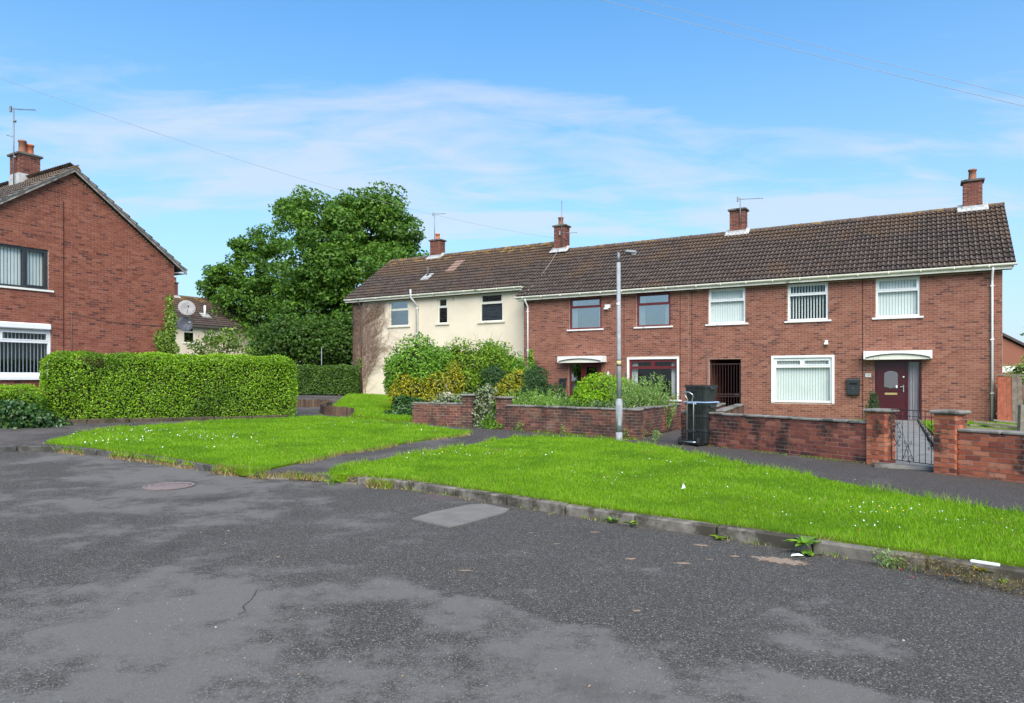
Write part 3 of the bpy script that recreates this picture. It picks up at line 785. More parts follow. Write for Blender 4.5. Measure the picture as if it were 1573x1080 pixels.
TW, TG = .30, .3385
def tile_arrays():
    one = [(.006, .004), (.020, .030), (.044, .040), (.068, .030), (.084, .004)]
    pr = one + [(x + .150, z) for x, z in one] + [(.296, .0)]
    V = []
    for x, z in pr: V.append((x, 0, z + .058))
    for x, z in pr: V.append((x, .40, z + .004))
    for x, z in pr: V.append((x, 0, z + .014))
    n = len(pr); Q = []
    for i in range(n - 1):
        Q.append((i, i + 1, n + i + 1, n + i)); Q.append((2 * n + i, 2 * n + i + 1, i + 1, i))
    Q.append((0, n, n, 2 * n)); Q.append((n - 1, 3 * n - 1, 2 * n - 1, 2 * n - 1))
    return np.array(V, dtype=np.float32), np.array(Q[:-2], dtype=np.int32)
TV, TQ = tile_arrays()
TILE = {}
TWEAR_LIGHT = np.array([(1.0 if (i // 2) % 5 in (1, 2) else .0) if i % 2 == 0 else 0 for i in range(20)] + [0] * (len(TQ) - 20), dtype=np.float32)
TGRIME_SHADE = np.array([i % 2 for i in range(20)] + [1] * (len(TQ) - 20), dtype=np.float32)
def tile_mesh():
    me = mesh_np('roof_tile', TV, TQ); a = me.attributes.new('wear_light', 'FLOAT', 'FACE'); a.data.foreach_set('value', TWEAR_LIGHT); a = me.attributes.new('grime_shade', 'FLOAT', 'FACE'); a.data.foreach_set('value', TGRIME_SHADE); return me
def roof(house, x0, x1, loc, rot, L, mat, budget, cam_of, ridge=True, special=None, name='roof'):
    rf = MB().box(x0 + .01, x1 - .01, .02, L, -.05, -.002).build(name, 'soffit', house, loc=loc, rot=rot)
    n = int(round((x1 - x0) / TW)); w = (x1 - x0) / n; rows = int(math.ceil(L / TG - .15))
    P = []
    for j in range(rows):
        for i in range(n): P.append((x0 + i * w, -.03 + j * TG, R.uniform(-.003, .004), R.uniform(-.008, .008)))
    M = Matrix.Translation(loc) @ Matrix.Rotation(rot[2], 4, 'Z') @ Matrix.Rotation(rot[0], 4, 'X')
    P.sort(key=lambda p: (cam_of(*(M @ Vector((p[0], p[1], 0)))) - Vector((0, 0, 1.6))).length_squared)
    if mat not in TILE:
        me = tile_mesh(); me.materials.append(MAT[mat]); TILE[mat] = me
    sp = [p for p in P if special and special(p)]; P = [p for p in P if not (special and special(p))]
    for p in P[:budget] + sp:
        me = TILE[mat]
        if p in sp:
            if 'tile_new' not in TILE:
                me = tile_mesh(); me.materials.append(MAT['tile_new']); TILE['tile_new'] = me
            me = TILE['tile_new']
        link('roof_tile', me, None, rf, (p[0], p[1], p[2]), (0, 0, p[3]), (w / TW, 1, 1))
    rest = P[budget:]
    if rest:
        A = np.array(rest, dtype=np.float32); V = TV.copy(); V[:, 0] *= w / TW
        VV = (V[None] + A[:, None, :3]).reshape(-1, 3); QQ = (TQ[None] + len(TV) * np.arange(len(A))[:, None, None]).reshape(-1, 4)
        me = mesh_np('roof_tiles', VV, QQ, np.repeat(rng.random(len(A)), len(TQ))); a_ = me.attributes.new('wear_light', 'FLOAT', 'FACE'); a_.data.foreach_set('value', np.tile(TWEAR_LIGHT, len(A))); a_ = me.attributes.new('grime_shade', 'FLOAT', 'FACE'); a_.data.foreach_set('value', np.tile(TGRIME_SHADE, len(A)))
        link('roof_tiles', me, mat, rf, kind='stuff')
    return rf
def ridge_tiles(rf, x0, x1, L, both=True):
    mb = MB(); n = 7
    prof = [(.13 * math.cos(math.pi * k / (n - 1)), .105 * math.sin(math.pi * k / (n - 1))) for k in range(n)]
    vs = []; fs = []
    for xx, g in ((0, 1), (.44, 1.0), (.44, 1.1), (.47, 1.1)):
        for a, b in prof: vs.append((xx, a * g, b * g))
    for r in range(3):
        for k in range(n - 1): fs.append((r * n + k, r * n + k + 1, (r + 1) * n + k + 1, (r + 1) * n + k))
    fs += [tuple(range(n)), tuple(reversed(range(3 * n, 4 * n)))]
    me = mb.add(vs, fs).mesh('ridge_tile')
    k = max(1, int(round((x1 - x0) / .46))); st = (x1 - x0) / k
    for i in range(k):
        link('ridge_tile', me, 'ridge', rf, (x0 + i * st, L, -.035 + R.uniform(-.006, .006)), (-rf.rotation_euler[0], 0, R.uniform(-.02, .02)), (st / .46, 1, 1))

def slats(mb, x0, x1, z0, z1, y, w=.086, ang=.22, gap=.007):
    x = x0 + .01; a = ang
    while x + w < x1 + .03:
        aa = a + R.uniform(-.05, .05); dx, dy = w / 2 * math.cos(aa), w / 2 * math.sin(aa); c = x + w / 2
        top = z1 - .02; zb = z0 + R.uniform(.012, .02)
        mb.add([(c - dx, y - dy, zb), (c + dx, y + dy, zb), (c + dx, y + dy, top), (c - dx, y - dy, top)], [(0, 1, 2, 3)])
        x += w + gap
    mb.box(x0, x1, y - .02, y + .02, z1 - .02, z1)
def drape(x0, x1, z0, z1, y, amp=.02, waves=5):
    n = 40; V = []; F = []
    for i in range(n + 1):
        t = i / n; x = x0 + (x1 - x0) * t; yy = y + amp * math.sin(2 * math.pi * waves * t)
        V += [(x, yy, z0), (x, yy * 1.0, z1)]
    for i in range(n): F.append((2 * i, 2 * i + 2, 2 * i + 3, 2 * i + 1))
    return MB().add(V, F, True)

def window(house, x0, x1, z0, z1, frame='white', fw=.065, transom=None, top_mull=(), mull=(), yf=.04, glass='glass', sill='sill', sill_out=.05, sill_over=.11,
           blind=None, curtains=None, room='room', outer=None, casement=True, name='window', depth=.8, sill_h=.06):
    mb = MB(); y0, y1 = yf, yf + .07
    if outer:                                      # boxed surround standing proud of the bricks
        ow = .085
        o = MB().box(x0 - .0, x0 + ow, -.03, .12, z0, z1).box(x1 - ow, x1, -.03, .12, z0, z1).box(x0 + ow, x1 - ow, -.03, .12, z1 - ow, z1)
    X0, X1, Z0, Z1 = (x0 + .085, x1 - .085, z0 + .02, z1 - .085) if outer else (x0 + .004, x1 - .004, z0 + .004, z1 - .004)
    mb.box(X0, X0 + fw, y0, y1, Z0, Z1).box(X1 - fw, X1, y0, y1, Z0, Z1).box(X0 + fw, X1 - fw, y0, y1, Z1 - fw, Z1).box(X0 + fw, X1 - fw, y0, y1, Z0, Z0 + fw)
    for m in mull: mb.box(m - fw * .55, m + fw * .55, y0 + .002, y1, Z0 + fw, Z1 - fw)
    if transom: mb.box(X0 + fw, X1 - fw, y0 - .002, y1, transom - fw * .5, transom + fw * .5)
    for m in top_mull: mb.box(m - fw * .55, m + fw * .55, y0 - .001, y1, transom + fw * .5, Z1 - fw)
    w = mb.build(name, frame, house)
    if outer: o.build('surround', outer, w)
    panes = []
    ms = [X0 + fw] + [v for m in mull for v in (m - fw * .55, m + fw * .55)] + [X1 - fw]
    for a, b in zip(ms[::2], ms[1::2]): panes.append((a, b, Z0 + fw, (transom - fw * .5) if transom else Z1 - fw))
    if transom:
        ms = [X0 + fw] + [v for m in top_mull for v in (m - fw * .55, m + fw * .55)] + [X1 - fw]
        for a, b in zip(ms[::2], ms[1::2]):
            panes.append((a, b, transom + fw * .5, Z1 - fw))
            if casement:
                c = .035; p, q = transom + fw * .5, Z1 - fw
                MB().box(a, a + c, y0 - .012, y1 - .01, p, q).box(b - c, b, y0 - .012, y1 - .01, p, q).box(a + c, b - c, y0 - .012, y1 - .01, p, p + c).box(a + c, b - c, y0 - .012, y1 - .01, q - c, q).build('casement', frame, w)
    for a, b, c, d in panes:
        MB().box(a, b, y0 + .03, y0 + .036, c, d).build('pane', glass, w)
    if sill:
        MB().box(x0 - sill_over, x1 + sill_over, -sill_out - .012, yf + .01, z0 - sill_h, z0 + .001).build('sill', sill, w)
    if blind is not None:
        for a, b in zip(([X0] + list(mull)), (list(mull) + [X1])):
            s = MB(); slats(s, a + .03, b - .03, Z0 + .03, Z1 - .05, yf + .14, **blind.get('k', {})); s.build('blind', blind.get('mat', 'blind'), w)
    if curtains:
        for a, b in curtains: drape(a, b, Z0 + .02, Z1 - .03, yf + .16).build('curtain', 'curtain', w)
    d = depth
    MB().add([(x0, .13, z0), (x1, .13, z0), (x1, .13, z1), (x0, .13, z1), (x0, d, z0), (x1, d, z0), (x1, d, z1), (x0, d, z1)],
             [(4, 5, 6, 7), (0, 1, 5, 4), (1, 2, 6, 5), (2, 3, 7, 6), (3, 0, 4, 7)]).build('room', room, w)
    return w

def chimney(house, x, y, zb, zt, w, d, cam_of, pots=((0, 0, .13, .3, 'terracotta'),), flash=True, tanp=TANP, axis='x', budget=60, zroof=None):
    c = MB().box(x - w / 2 + .008, x + w / 2 - .008, y - d / 2 + .008, y + d / 2 - .008, zb, zt - .04).build('chimney', 'mortar', house)
    B = ring(x - w / 2, x + w / 2, y - d / 2, y + d / 2, zb, zt - .08)
    place_boxes(B, 'brick_chimney', c, budget, to_cam=cam_of)
    MB().bevbox(x - w / 2 - .07, x + w / 2 + .07, y - d / 2 - .07, y + d / 2 + .07, zt - .08, zt, .015).box(x - w / 2 + .03, x + w / 2 - .03, y - d / 2 + .03, y + d / 2 - .03, zt, zt + .03).build('cap', 'cap', c)
    for px, py, r, h, m in pots:
        MB().lathe([(r * 1.08, .03), (r * 1.08, .07), (r * .98, .09), (r * .9, h - .07), (r * 1.08, h - .06), (r * 1.1, h), (r * .82, h), (r * .8, h - .2), (0, h - .2)], 16, (x + px, y + py, zt)).build('chimney_pot', m, c)
    if flash:
        f = MB(); zr = zroof; fx = w / 2 + .02; fy = d / 2 + .02
        # upstand band round the stack following the slope, and the apron dressed onto the tiles
        zf = zr - fy * tanp
        f.box(x - fx, x + fx, y - fy, y - fy + .015, zf - .05, zf + .20)
        for s in (-1, 1):
            f.prism([(y - fy, zf - .05), (y, zr - .02), (y + fy, zf - .05), (y + fy, zf + .18), (y, zr + .16), (y - fy, zf + .18)], 'x', x + s * fx - .008, x + s * fx + .008)
        a = math.atan(tanp); L = .20
        y1, z1 = y - fy + .01, zf + .085; y2, z2 = y1 - L * math.cos(a), z1 - L * math.sin(a)
        f.prism([(y2, z2), (y1, z1), (y1, z1 + .03), (y2, z2 + .03)], 'x', x - fx - .16, x + fx + .16)
        for s in (-1, 1):
            xa, xb = sorted((x + s * fx, x + s * (fx + .16))); y3, z3 = y + .05, z1 + (y + .05 - y1) * tanp
            f.prism([(y1, z1), (y3, z3), (y3, z3 + .03), (y1, z1 + .03)], 'x', xa, xb)
        f.build('flashing', 'flashing', c)
    return c

def gutter(house, x0, x1, y, z, mat='gutter', r=.058):
    n = 9; poly = [(y + r * math.cos(math.pi + math.pi * k / (n - 1)), z + r * math.sin(math.pi + math.pi * k / (n - 1))) for k in range(n)]
    poly += [(y + r, z + .02), (y - r, z + .02)]
    g = MB().prism(poly, 'x', x0, x1).build('gutter', mat, house)
    x = x0 + .4
    br = MB()
    while x < x1: br.box(x, x + .03, y - r - .006, y + r + .02, z - r - .008, z + .024); x += .95
    br.build('brackets', mat, g, kind='stuff')
    return g
def downpipe(house, x, z_top, z_bot, mat='white', y_g=-.31, y_w=-.06, r=.036):
    p = MB().tube([(x, y_g, z_top), (x, y_g, z_top - .10), (x, y_w, z_top - .34), (x, y_w, z_top - .45), (x, y_w, z_bot)], r, 10).build('downpipe', mat, house)
    z = z_top - .6
    while z > z_bot + .3:
        MB().box(x - .055, x + .055, y_w - r - .006, .0, z, z + .035).build('clip', mat, p); z -= 1.75
    return p
def canopy(house, x0, x1, z0, z1, mat='white_paint'):
    """flat door canopy: white end blocks and top board, a shallow arch cut in the front over a cream panel"""
    n = 16; xa, xb = x0 + .06, x1 - .06
    def az(k): return z0 + .075 + (z1 - z0 - .17) * math.sin(math.pi * k / n) ** .75
    arch = [(xa + (xb - xa) * k / n, az(k)) for k in range(n + 1)]
    c = MB().box(xa, xb, -.46, -.014, z1 - .075, z1 - .012).build('canopy', mat, house)
    MB().box(x0, x0 + .058, -.50, -.013, z0 + .02, z1).box(x1 - .058, x1, -.50, -.013, z0 + .02, z1).build('end_block', mat, c)
    MB().prism([(xa, z1 - .004), *arch, (xb, z1 - .004)], 'y', -.515, -.47).build('arched_fascia', mat, c)
    MB().prism(arch + [(x, z - .022) for x, z in reversed(arch)], 'y', -.505, -.462).build('drip_edge', 'soffit', c)
    MB().prism([(x, z - .022) for x, z in arch] + [(xb, z0), (xa, z0)], 'y', -.455, -.40).build('lower_panel', 'gutter', c)
    MB().box(xa, xb, -.40, -.014, z0 + .01, z0 + .03).build('soffit', 'gutter', c)
    return c
def wall_front(house, x0, x1, z0, z1, holes, mat, mortar, budget, cam_of, span=None, seed=1, name='wall'):
    mb = MB(); holed_wall(mb, x0, x1, z0, z1, holes, 0, .22)
    w = mb.build(name, mortar, house)
    place_boxes(lay(x0, x1, z0, z1, holes, span, seed=seed), mat, w, budget, to_cam=cam_of)
    return w
def side_wall(house, x, y0, y1, z1, apex, face, mat, mortar, name='side_wall'):
    """gable end standing at x, facing +x (face=1) or -x"""
    ym = (y0 + y1) / 2; L = y1 - y0
    poly = [(0, -.3), (L, -.3), (L, z1), (L / 2, apex), (0, z1)]
    rz = math.pi / 2 if face > 0 else -math.pi / 2
    loc = (x, y0, 0) if face > 0 else (x, y1, 0)
    w = MB().prism(poly, 'y', .0, .2).build(name, mortar, house, loc=loc, rot=(0, 0, rz))
    def span(z):
        if z < z1: return 0, L
        k = (z - z1) / (apex - z1) * L / 2; return k, L - k
    B = lay(0, L, -.05, apex - .15, (), span, seed=5)
    link('bricks', boxes_mesh('bricks', B), mat, w, kind='stuff')
    return w

# ---------------------------------------------------------------- terrace, right house
pR = TF(7.6, 0); hR = thing('terraced_house', 'red brick end of terrace house with white windows, maroon door and open passage gate', 'house', (pR.x, pR.y, 0), TH, 'houses in the terrace')
cR = xf((pR.x, pR.y, 0), TH); WR = 10.3
w3 = (.80, 2.21, 3.70, 5.08); w4 = (3.74, 5.12, 3.70, 5.08); w5 = (6.65, 7.99, 3.70, 5.08)
g2 = (3.16, 5.33, .66, 2.42); pas = (.82, 2.04, -.1, 2.32); dr = (6.61, 8.04, .06, 2.22)
wall_front(hR, 0, WR, -.2, 5.08, [w3, w4, w5, g2, pas, dr], 'brick', 'mortar', 270, cR, seed=2)
side_wall(hR, WR, .2, 7.2, 5.1, 7.6, 1, 'brick', 'mortar')
MB().box(0, WR, 7.0, 7.2, -.2, 5.1).build('back_wall', 'brick', hR)
rf = roof(hR, 0, WR + .33, (0, -.30, 5.27), (PITCH, 0, 0), 3.9 / math.cos(PITCH), 'tile', 290, cR)
ridge_tiles(rf, 0, WR + .33, 3.9 / math.cos(PITCH))
MB().box(0, WR + .3, 0, 4.75, -.05, .02).build('back_roof', 'far_roof', hR, loc=(0, 7.5, 5.27), rot=(0, 0, 0)).rotation_euler = (math.pi - PITCH, 0, 0)
MB().prism([(-.30, 5.12), (3.6, 5.12 + 3.9 * TANP), (3.6, 5.30 + 3.9 * TANP), (-.30, 5.27)], 'x', WR + .24, WR + .27).build('barge_board', 'barge', hR)
MB().box(0, WR + .25, -.29, -.265, 5.085, 5.27).build('fascia', 'gutter', hR)
MB().box(0, WR + .25, -.265, .0, 5.085, 5.10).build('soffit', 'soffit', hR)
gutter(hR, 0, WR + .36, -.345, 5.235)
downpipe(hR, 10.02, 5.17, .12, 'white')
window(hR, *w3, transom=4.60, blind={}, sill='white_paint')
window(hR, *w4, transom=4.66, blind={'k': {'w': .05, 'gap': .052, 'ang': .9}}, sill='white_paint', room='room')
window(hR, *w5, transom=4.62, blind={}, sill='white_paint')
window(hR, *g2, fw=.075, transom=2.01, top_mull=[4.245], blind={}, sill=None, outer='white')
chimney(hR, 1.14, 3.6, 7.3, 8.93, .66, .46, cR, pots=(), budget=0, zroof=7.96)
chimney(hR, 9.66, 3.6, 7.3, 8.95, .60, .50, cR, pots=((0, 0, .13, .42, 'clay_old'),), budget=28, zroof=7.96)
canopy(hR, 6.30, 8.35, 2.22, 2.52)
for x in (.14, 6.24): MB().box(x - .006, x + .006, -.018, .0, -.1, 5.07).build('movement_joint', 'black', hR)
# front door with glazed side panel
d = MB().box(6.62, 6.68, .03, .10, .08, 2.21).box(7.97, 8.03, .03, .10, .08, 2.21).box(7.58, 7.64, .03, .10, .08, 2.21).box(6.68, 7.58, .03, .10, 2.15, 2.21).box(7.64, 7.97, .03, .10, 2.15, 2.21).box(6.62, 8.03, .02, .12, .06, .12).build('door', 'maroon_door', hR)
leaf = MB().box(6.685, 7.575, .05, .095, .125, 2.145)
for a, b, c_, e_ in ((6.78, 7.48, .22, .70), (6.82, 7.44, .78, .80), (6.78, 7.48, .88, .895)): leaf.box(a, b, .038, .05, c_, e_)
leaf.box(6.80, 7.46, .036, .05, 1.12, 1.135).build('door_leaf', 'maroon_door', d)
n = 12; arch = [(6.91, 1.22), (7.33, 1.22), (7.33, 1.72)] + [(7.12 + .21 * math.cos(math.pi * k / n), 1.72 + .11 * math.sin(math.pi * k / n)) for k in range(1, n)] + [(6.91, 1.72)]
MB().prism(arch, 'y', .040, .052).build('door_glass', 'glass_dark', d)
arch2 = [(7.12 + (x - 7.12) * 1.13, 1.5 + (z - 1.5) * 1.09) for x, z in arch]
MB().prism(arch2, 'y', .044, .051).build('glass_bead', 'maroon_door', d)
MB().box(6.93, 7.31, .028, .05, 1.00, 1.07).build('letter_plate', 'brass', d)
MB().box(7.49, 7.515, .01, .05, 1.10, 1.34).box(7.40, 7.515, -.015, .008, 1.27, 1.295).build('handle', 'alu', d)
MB().lathe([(0, 0), (.03, 0), (.03, .015), (0, .015)], 10).build('bell_push', 'white', d, loc=(7.50, .05, 1.62), rot=(rad(90), 0, 0))
MB().box(7.27, 7.32, .03, .04, 1.24, 1.33).build('door_sticker', 'litter', d)
MB().box(7.645, 7.965, .06, .066, .125, 2.145).build('side_pane', 'glass', d)
drape(7.65, 7.96, .14, 2.13, .14, .018, 4).build('curtain', 'curtain_pink', d)
MB().add([(6.6, .2, 0), (8.05, .2, 0), (8.05, .2, 2.3), (6.6, .2, 2.3)], [(0, 1, 2, 3)]).build('hall', 'room', d)
MB().box(6.55, 8.15, -.42, .02, -.1, .07).build('door_step', 'concrete', hR)
# passage through the house, and its gate
MB().box(.70, .82, .22, 7.0, -.2, 2.4).box(2.04, 2.16, .22, 7.0, -.2, 2.4).box(.82, 2.04, .22, 7.0, 2.32, 2.42).box(.82, 2.04, 6.9, 7.0, -.2, 2.32).build('passage_wall', 'brick', hR)
pg = MB().box(.86, .90, .10, .14, .05, 2.15).box(1.96, 2.00, .10, .14, .05, 2.15).box(.90, 1.96, .10, .14, 2.11, 2.15).box(.90, 1.96, .10, .14, .93, .97).box(.90, 1.96, .10, .14, .85, .88).box(.90, 1.96, .10, .14, .08, .12).build('passage_gate', 'iron_red', hR)
bm_ = MB().box(-.008, .008, .112, .128, .12, 2.11).mesh('bar')
for i in range(9): link('bar', bm_, 'iron_red', pg, (1.0 + i * .108, 0, 0))
MB().box(1.80, 1.95, .085, .10, .90, .99).build('lock', 'iron', pg)
# house number
np_ = MB().box(6.33, 6.50, -.028, -.012, 1.62, 1.745).build('number_plate', 'number_plate', hR)
MB().box(6.375, 6.392, -.031, -.028, 1.64, 1.725).box(6.36, 6.376, -.031, -.028, 1.705, 1.718).build('digit', 'text', np_)
n = 14; o_ = []; oi = []
for k in range(n):
    a = 2 * math.pi * k / n; o_.append((6.445 + .030 * math.cos(a), 1.6825 + .043 * math.sin(a))); oi.append((6.445 + .016 * math.cos(a), 1.6825 + .028 * math.sin(a)))
dz = MB()
for k in range(n):
    j = (k + 1) % n; dz.add([(*o_[k][:1], -.031, o_[k][1]), (o_[j][0], -.031, o_[j][1]), (oi[j][0], -.031, oi[j][1]), (oi[k][0], -.031, oi[k][1])], [(0, 1, 2, 3)])
dz.build('digit', 'text', np_)
MB().box(5.02, 5.12, -.09, -.012, 2.86, 2.95).prism([(-.16, 2.80), (-.05, 2.78), (-.05, 2.87), (-.16, 2.86)], 'x', 5.00, 5.13).build('security_light', 'white', hR)
MB().tube([(.72, -.02, 2.8), (.72, -.02, .9)], .012, 6).build('cable', 'black_pipe', hR)

# ---------------------------------------------------------------- terrace, middle house
pM = TF(0, 0); hM = thing('terraced_house', 'red brick mid terrace house with maroon window frames and glazed maroon door', 'house', (pM.x, pM.y, 0), TH, 'houses in the terrace')
cM = xf((pM.x, pM.y, 0), TH)
m1 = (2.32, 3.83, 3.70, 5.07); m2 = (5.42, 6.86, 3.70, 5.08); mg = (5.00, 7.22, .70, 2.44); md = (2.29, 3.82, .06, 2.26)
wall_front(hM, 0, 7.597, -.2, 5.08, [m1, m2, mg, md], 'brick', 'mortar', 270, cM, seed=3)
side_wall(hM, 0, .2, 7.2, 5.1, 7.6, -1, 'brick', 'mortar')
MB().box(0, 7.59, 7.0, 7.2, -.2, 5.1).build('back_wall', 'brick', hM)
rf = roof(hM, -.25, 7.598, (0, -.30, 5.27), (PITCH, 0, 0), 3.9 / math.cos(PITCH), 'tile', 290, cM)
ridge_tiles(rf, -.25, 7.598, 3.9 / math.cos(PITCH))
MB().box(-.25, 7.59, 0, 4.75, -.05, .02).build('back_roof', 'far_roof', hM, loc=(0, 7.5, 5.27), rot=(math.pi - PITCH, 0, 0))
MB().box(-.22, 7.598, -.29, -.265, 5.085, 5.27).build('fascia', 'gutter', hM)
MB().box(-.22, 7.598, -.265, .0, 5.085, 5.10).build('soffit', 'soffit', hM)
gutter(hM, -.27, 7.597, -.345, 5.235)
downpipe(hM, .24, 5.17, 1.5, 'white')
window(hM, *m1, frame='maroon', transom=4.66, sill='white_paint', curtains=((2.36, 2.62), (3.62, 3.79)), glass='glass_sky')
window(hM, *m2, frame='maroon', transom=4.62, sill='white_paint', curtains=((5.46, 5.72), (6.58, 6.82)), glass='glass_sky')
window(hM, *mg, frame='maroon', fw=.075, transom=2.0, top_mull=[6.11], outer='white_paint', sill='white_paint', curtains=((5.12, 5.40), (6.84, 7.08)))
chimney(hM, .15, 3.55, 7.3, 9.18, .62, .52, cM, pots=((-.05, 0, .13, .42, 'clay_old'),), budget=28, zroof=8.02)
canopy(hM, 1.97, 4.07, 2.24, 2.52)
for x in (4.86, 7.27): MB().box(x - .005, x + .005, -.017, .0, 2.5 if x < 5 else -.1, 5.07).build('movement_joint', 'black', hM)
d = MB().box(2.30, 2.37, .03, .10, .08, 2.25).box(3.74, 3.81, .03, .10, .08, 2.25).box(2.86, 2.98, .03, .10, .08, 2.25).box(2.37, 2.86, .03, .10, 2.18, 2.25).box(2.98, 3.74, .03, .10, 2.18, 2.25).box(2.30, 3.81, .02, .12, .06, .12).box(2.37, 2.86, .04, .09, .62, .70).box(2.37, 2.86, .055, .085, .12, .62).build('door', 'maroon', hM)
MB().box(2.985, 3.085, .05, .09, .125, 2.175).box(3.635, 3.735, .05, .09, .125, 2.175).box(3.085, 3.635, .05, .09, 2.05, 2.175).box(3.085, 3.635, .05, .09, .125, .45).build('door_leaf', 'maroon', d)
MB().box(3.085, 3.635, .066, .072, .45, 2.05).build('door_glass', 'glass_dark', d)
MB().box(2.37, 2.86, .066, .072, .70, 2.18).build('side_pane', 'glass_dark', d)
MB().box(3.60, 3.66, .02, .05, 1.02, 1.16).build('handle', 'brass', d)
MB().add([(2.29, .25, 0), (3.82, .25, 0), (3.82, .25, 2.3), (2.29, .25, 2.3)], [(0, 1, 2, 3)]).build('hall', 'room', d)
MB().box(4.04, 4.26, -.13, -.012, 4.55, 4.70).prism([(-.21, 4.50), (-.10, 4.48), (-.10, 4.57), (-.21, 4.56)], 'x', 4.03, 4.20).build('security_light', 'white', hM)
wl_ = MB().box(4.16, 4.24, -.03, -.012, 1.62, 1.80).tube([(4.2, -.02, 1.75), (4.2, -.14, 1.80)], .012, 6).build('wall_lantern', 'mast', hM)
MB().lathe([(.03, .0), (.07, .02), (.085, .22), (.10, .23), (.02, .33), (.0, .36)], 8, (4.2, -.15, 1.52), smooth=False).build('lantern_glass', 'alu', wl_)
MB().tube([(.1, -.3, 5.30), (.25, .9, 6.15), (.12, 2.6, 7.35), (.15, 3.2, 7.95)], .012, 5).build('roof_cable', 'wire', hM)

# ---------------------------------------------------------------- terrace, cream house
pC = TF(-11.4, .9); STEP = .62
hC = thing('terraced_house', 'cream rendered end of terrace house half covered by dead creeper', 'house', (pC.x, pC.y, STEP), TH, 'houses in the terrace')
cC = xf((pC.x, pC.y, STEP), TH); WC = 11.4
c1 = (2.63, 3.96, 3.68, 5.08); c2 = (5.82, 6.47, 3.70, 5.04); c3 = (8.40, 9.74, 3.68, 5.08)
mb = MB(); holed_wall(mb, .72, WC, -.06, 5.08, [c1, c2, c3], 0, .22); wc = mb.build('wall', 'render', hC)
MB().box(.72, WC, .012, .2, -.5, -.06).build('plinth', 'black_pipe', wc)
pier = MB().box(0, .715, .004, .22, -.5, 5.08).build('brick_pier', 'mortar_dark', hC)
place_boxes(lay(0, .715, -.5, 5.08, seed=8), 'brick_edging', pier, 270, to_cam=cC)
side_wall(hC, 0, .2, 7.2, 5.1, 7.6, -1, 'brick', 'mortar')
MB().box(0, WC, 7.0, 7.2, -.5, 5.1).build('back_wall', 'brick', hC)
def newer(p): return (4.95 < p[0] + .1 < 5.75 and 6.6 < p[1] / TG + .5 < 10.6)
rf = roof(hC, -.35, WC - .252, (0, -.30, 5.27), (PITCH, 0, 0), 3.9 / math.cos(PITCH), 'tile', 280, cC, special=newer)
ridge_tiles(rf, -.35, WC - .2, 3.9 / math.cos(PITCH))
MB().box(-.35, WC - .252, 0, 4.75, -.05, .02).build('back_roof', 'far_roof', hC, loc=(0, 7.5, 5.27), rot=(math.pi - PITCH, 0, 0))
MB().prism([(3.6, 5.1 + 3.9 * TANP), (3.6, 5.25 + 3.9 * TANP), (7.5, 5.26), (7.5, 5.0), (3.6, 4.6 + 3.9 * TANP)], 'x', WC - .27, WC - .254).build('ridge_step_wall', 'brick', hC)
MB().box(-.3, WC - .26, -.29, -.265, 5.085, 5.27).build('fascia', 'gutter', hC)
MB().box(-.3, WC - .26, -.265, .0, 5.085, 5.10).build('soffit', 'soffit', hC)
gutter(hC, -.30, WC - .45, -.345, 5.235)
downpipe(hC, .70, 5.17, -.1, 'black_pipe')
# soil pipe rising through the gutter
sp = MB().tube([(4.39, -.40, 5.52), (4.39, -.40, 5.12), (4.58, -.10, 4.72), (4.58, -.10, -.3)], .058, 10).build('soil_pipe', 'grey_pipe', hC)
for z in (4.5, 3.2): MB().lathe([(.075, 0), (.075, .09), (.058, .1)], 10, (4.58, -.10, z)).build('collar', 'grey_pipe', sp)
gd = 'glass_dark'
window(hC, *c1, transom=4.55, fw=.07, sill='sill_cream', glass=gd, room='room_grey', frame='gutter')
window(hC, *c2, transom=4.55, fw=.07, sill='sill_cream', glass=gd, frame='gutter')
window(hC, *c3, transom=4.60, fw=.07, sill='sill_cream', glass=gd, room='room_grey', frame='gutter')
MB().add([(8.42, .16, 3.72), (9.72, .16, 3.72), (9.72, .16, 4.58), (8.42, .16, 4.58)], [(0, 1, 2, 3)]).build('reflection_sheet', 'reflection', [o for o in hC.children if o.name.startswith('window')][2])  # flat grey sheet added behind the pane, its colour standing in for reflections
chimney(hC, 3.12, 3.6, 7.3, 8.86, .70, .52, cC, pots=((.0, 0, .13, .36, 'terracotta'),), budget=0, zroof=7.96)
vp = MB().tube([(4.2, 1.3, 6.30), (4.2, 1.3, 6.92)], .06, 10).build('vent_pipe', 'black_pipe', hC)
MB().prism([(.98, 6.20), (1.5, 6.56), (1.5, 6.60), (.98, 6.24)], 'x', 3.93, 4.45).build('lead_slate', 'flashing', vp)
MB().box(6.78, 6.86, -.03, .0, 4.86, 5.0).build('air_vent', 'grey_pipe', hC)

# ---------------------------------------------------------------- house on the left
GA = math.atan2(.859, .512); cx0, cy0 = -12.66, 25.98; GW = 7.24
pL = Vector((cx0, cy0)) - ND * GW
hL = thing('brick_house', 'red brick house behind the tall hedge, its gable facing the road', 'house', (pL.x, pL.y, .75), GA)
cL = xf((pL.x, pL.y, .75), GA)
l1 = (.94, 2.90, 3.65, 4.94); l2 = (.50, 2.98, .93, 2.54)
TL = .717; EZ = 5.02; AP = EZ + TL * GW / 2
def gspan(z):
    if z < EZ: return 0, GW
    k = (z - EZ) / TL; return k + .02, GW - k - .02
mb = MB(); holed_wall(mb, 0, GW, -.6, EZ, [l1, l2], 0, .22); mb.prism([(0, EZ + .001), (GW, EZ + .001), (GW / 2, AP)], 'y', 0, .22)
wl_ = mb.build('wall', 'mortar_dark', hL)
place_boxes(lay(0, GW, -.6, AP - .05, [l1, l2], gspan, seed=4), 'brick_left', wl_, 270, to_cam=cL)
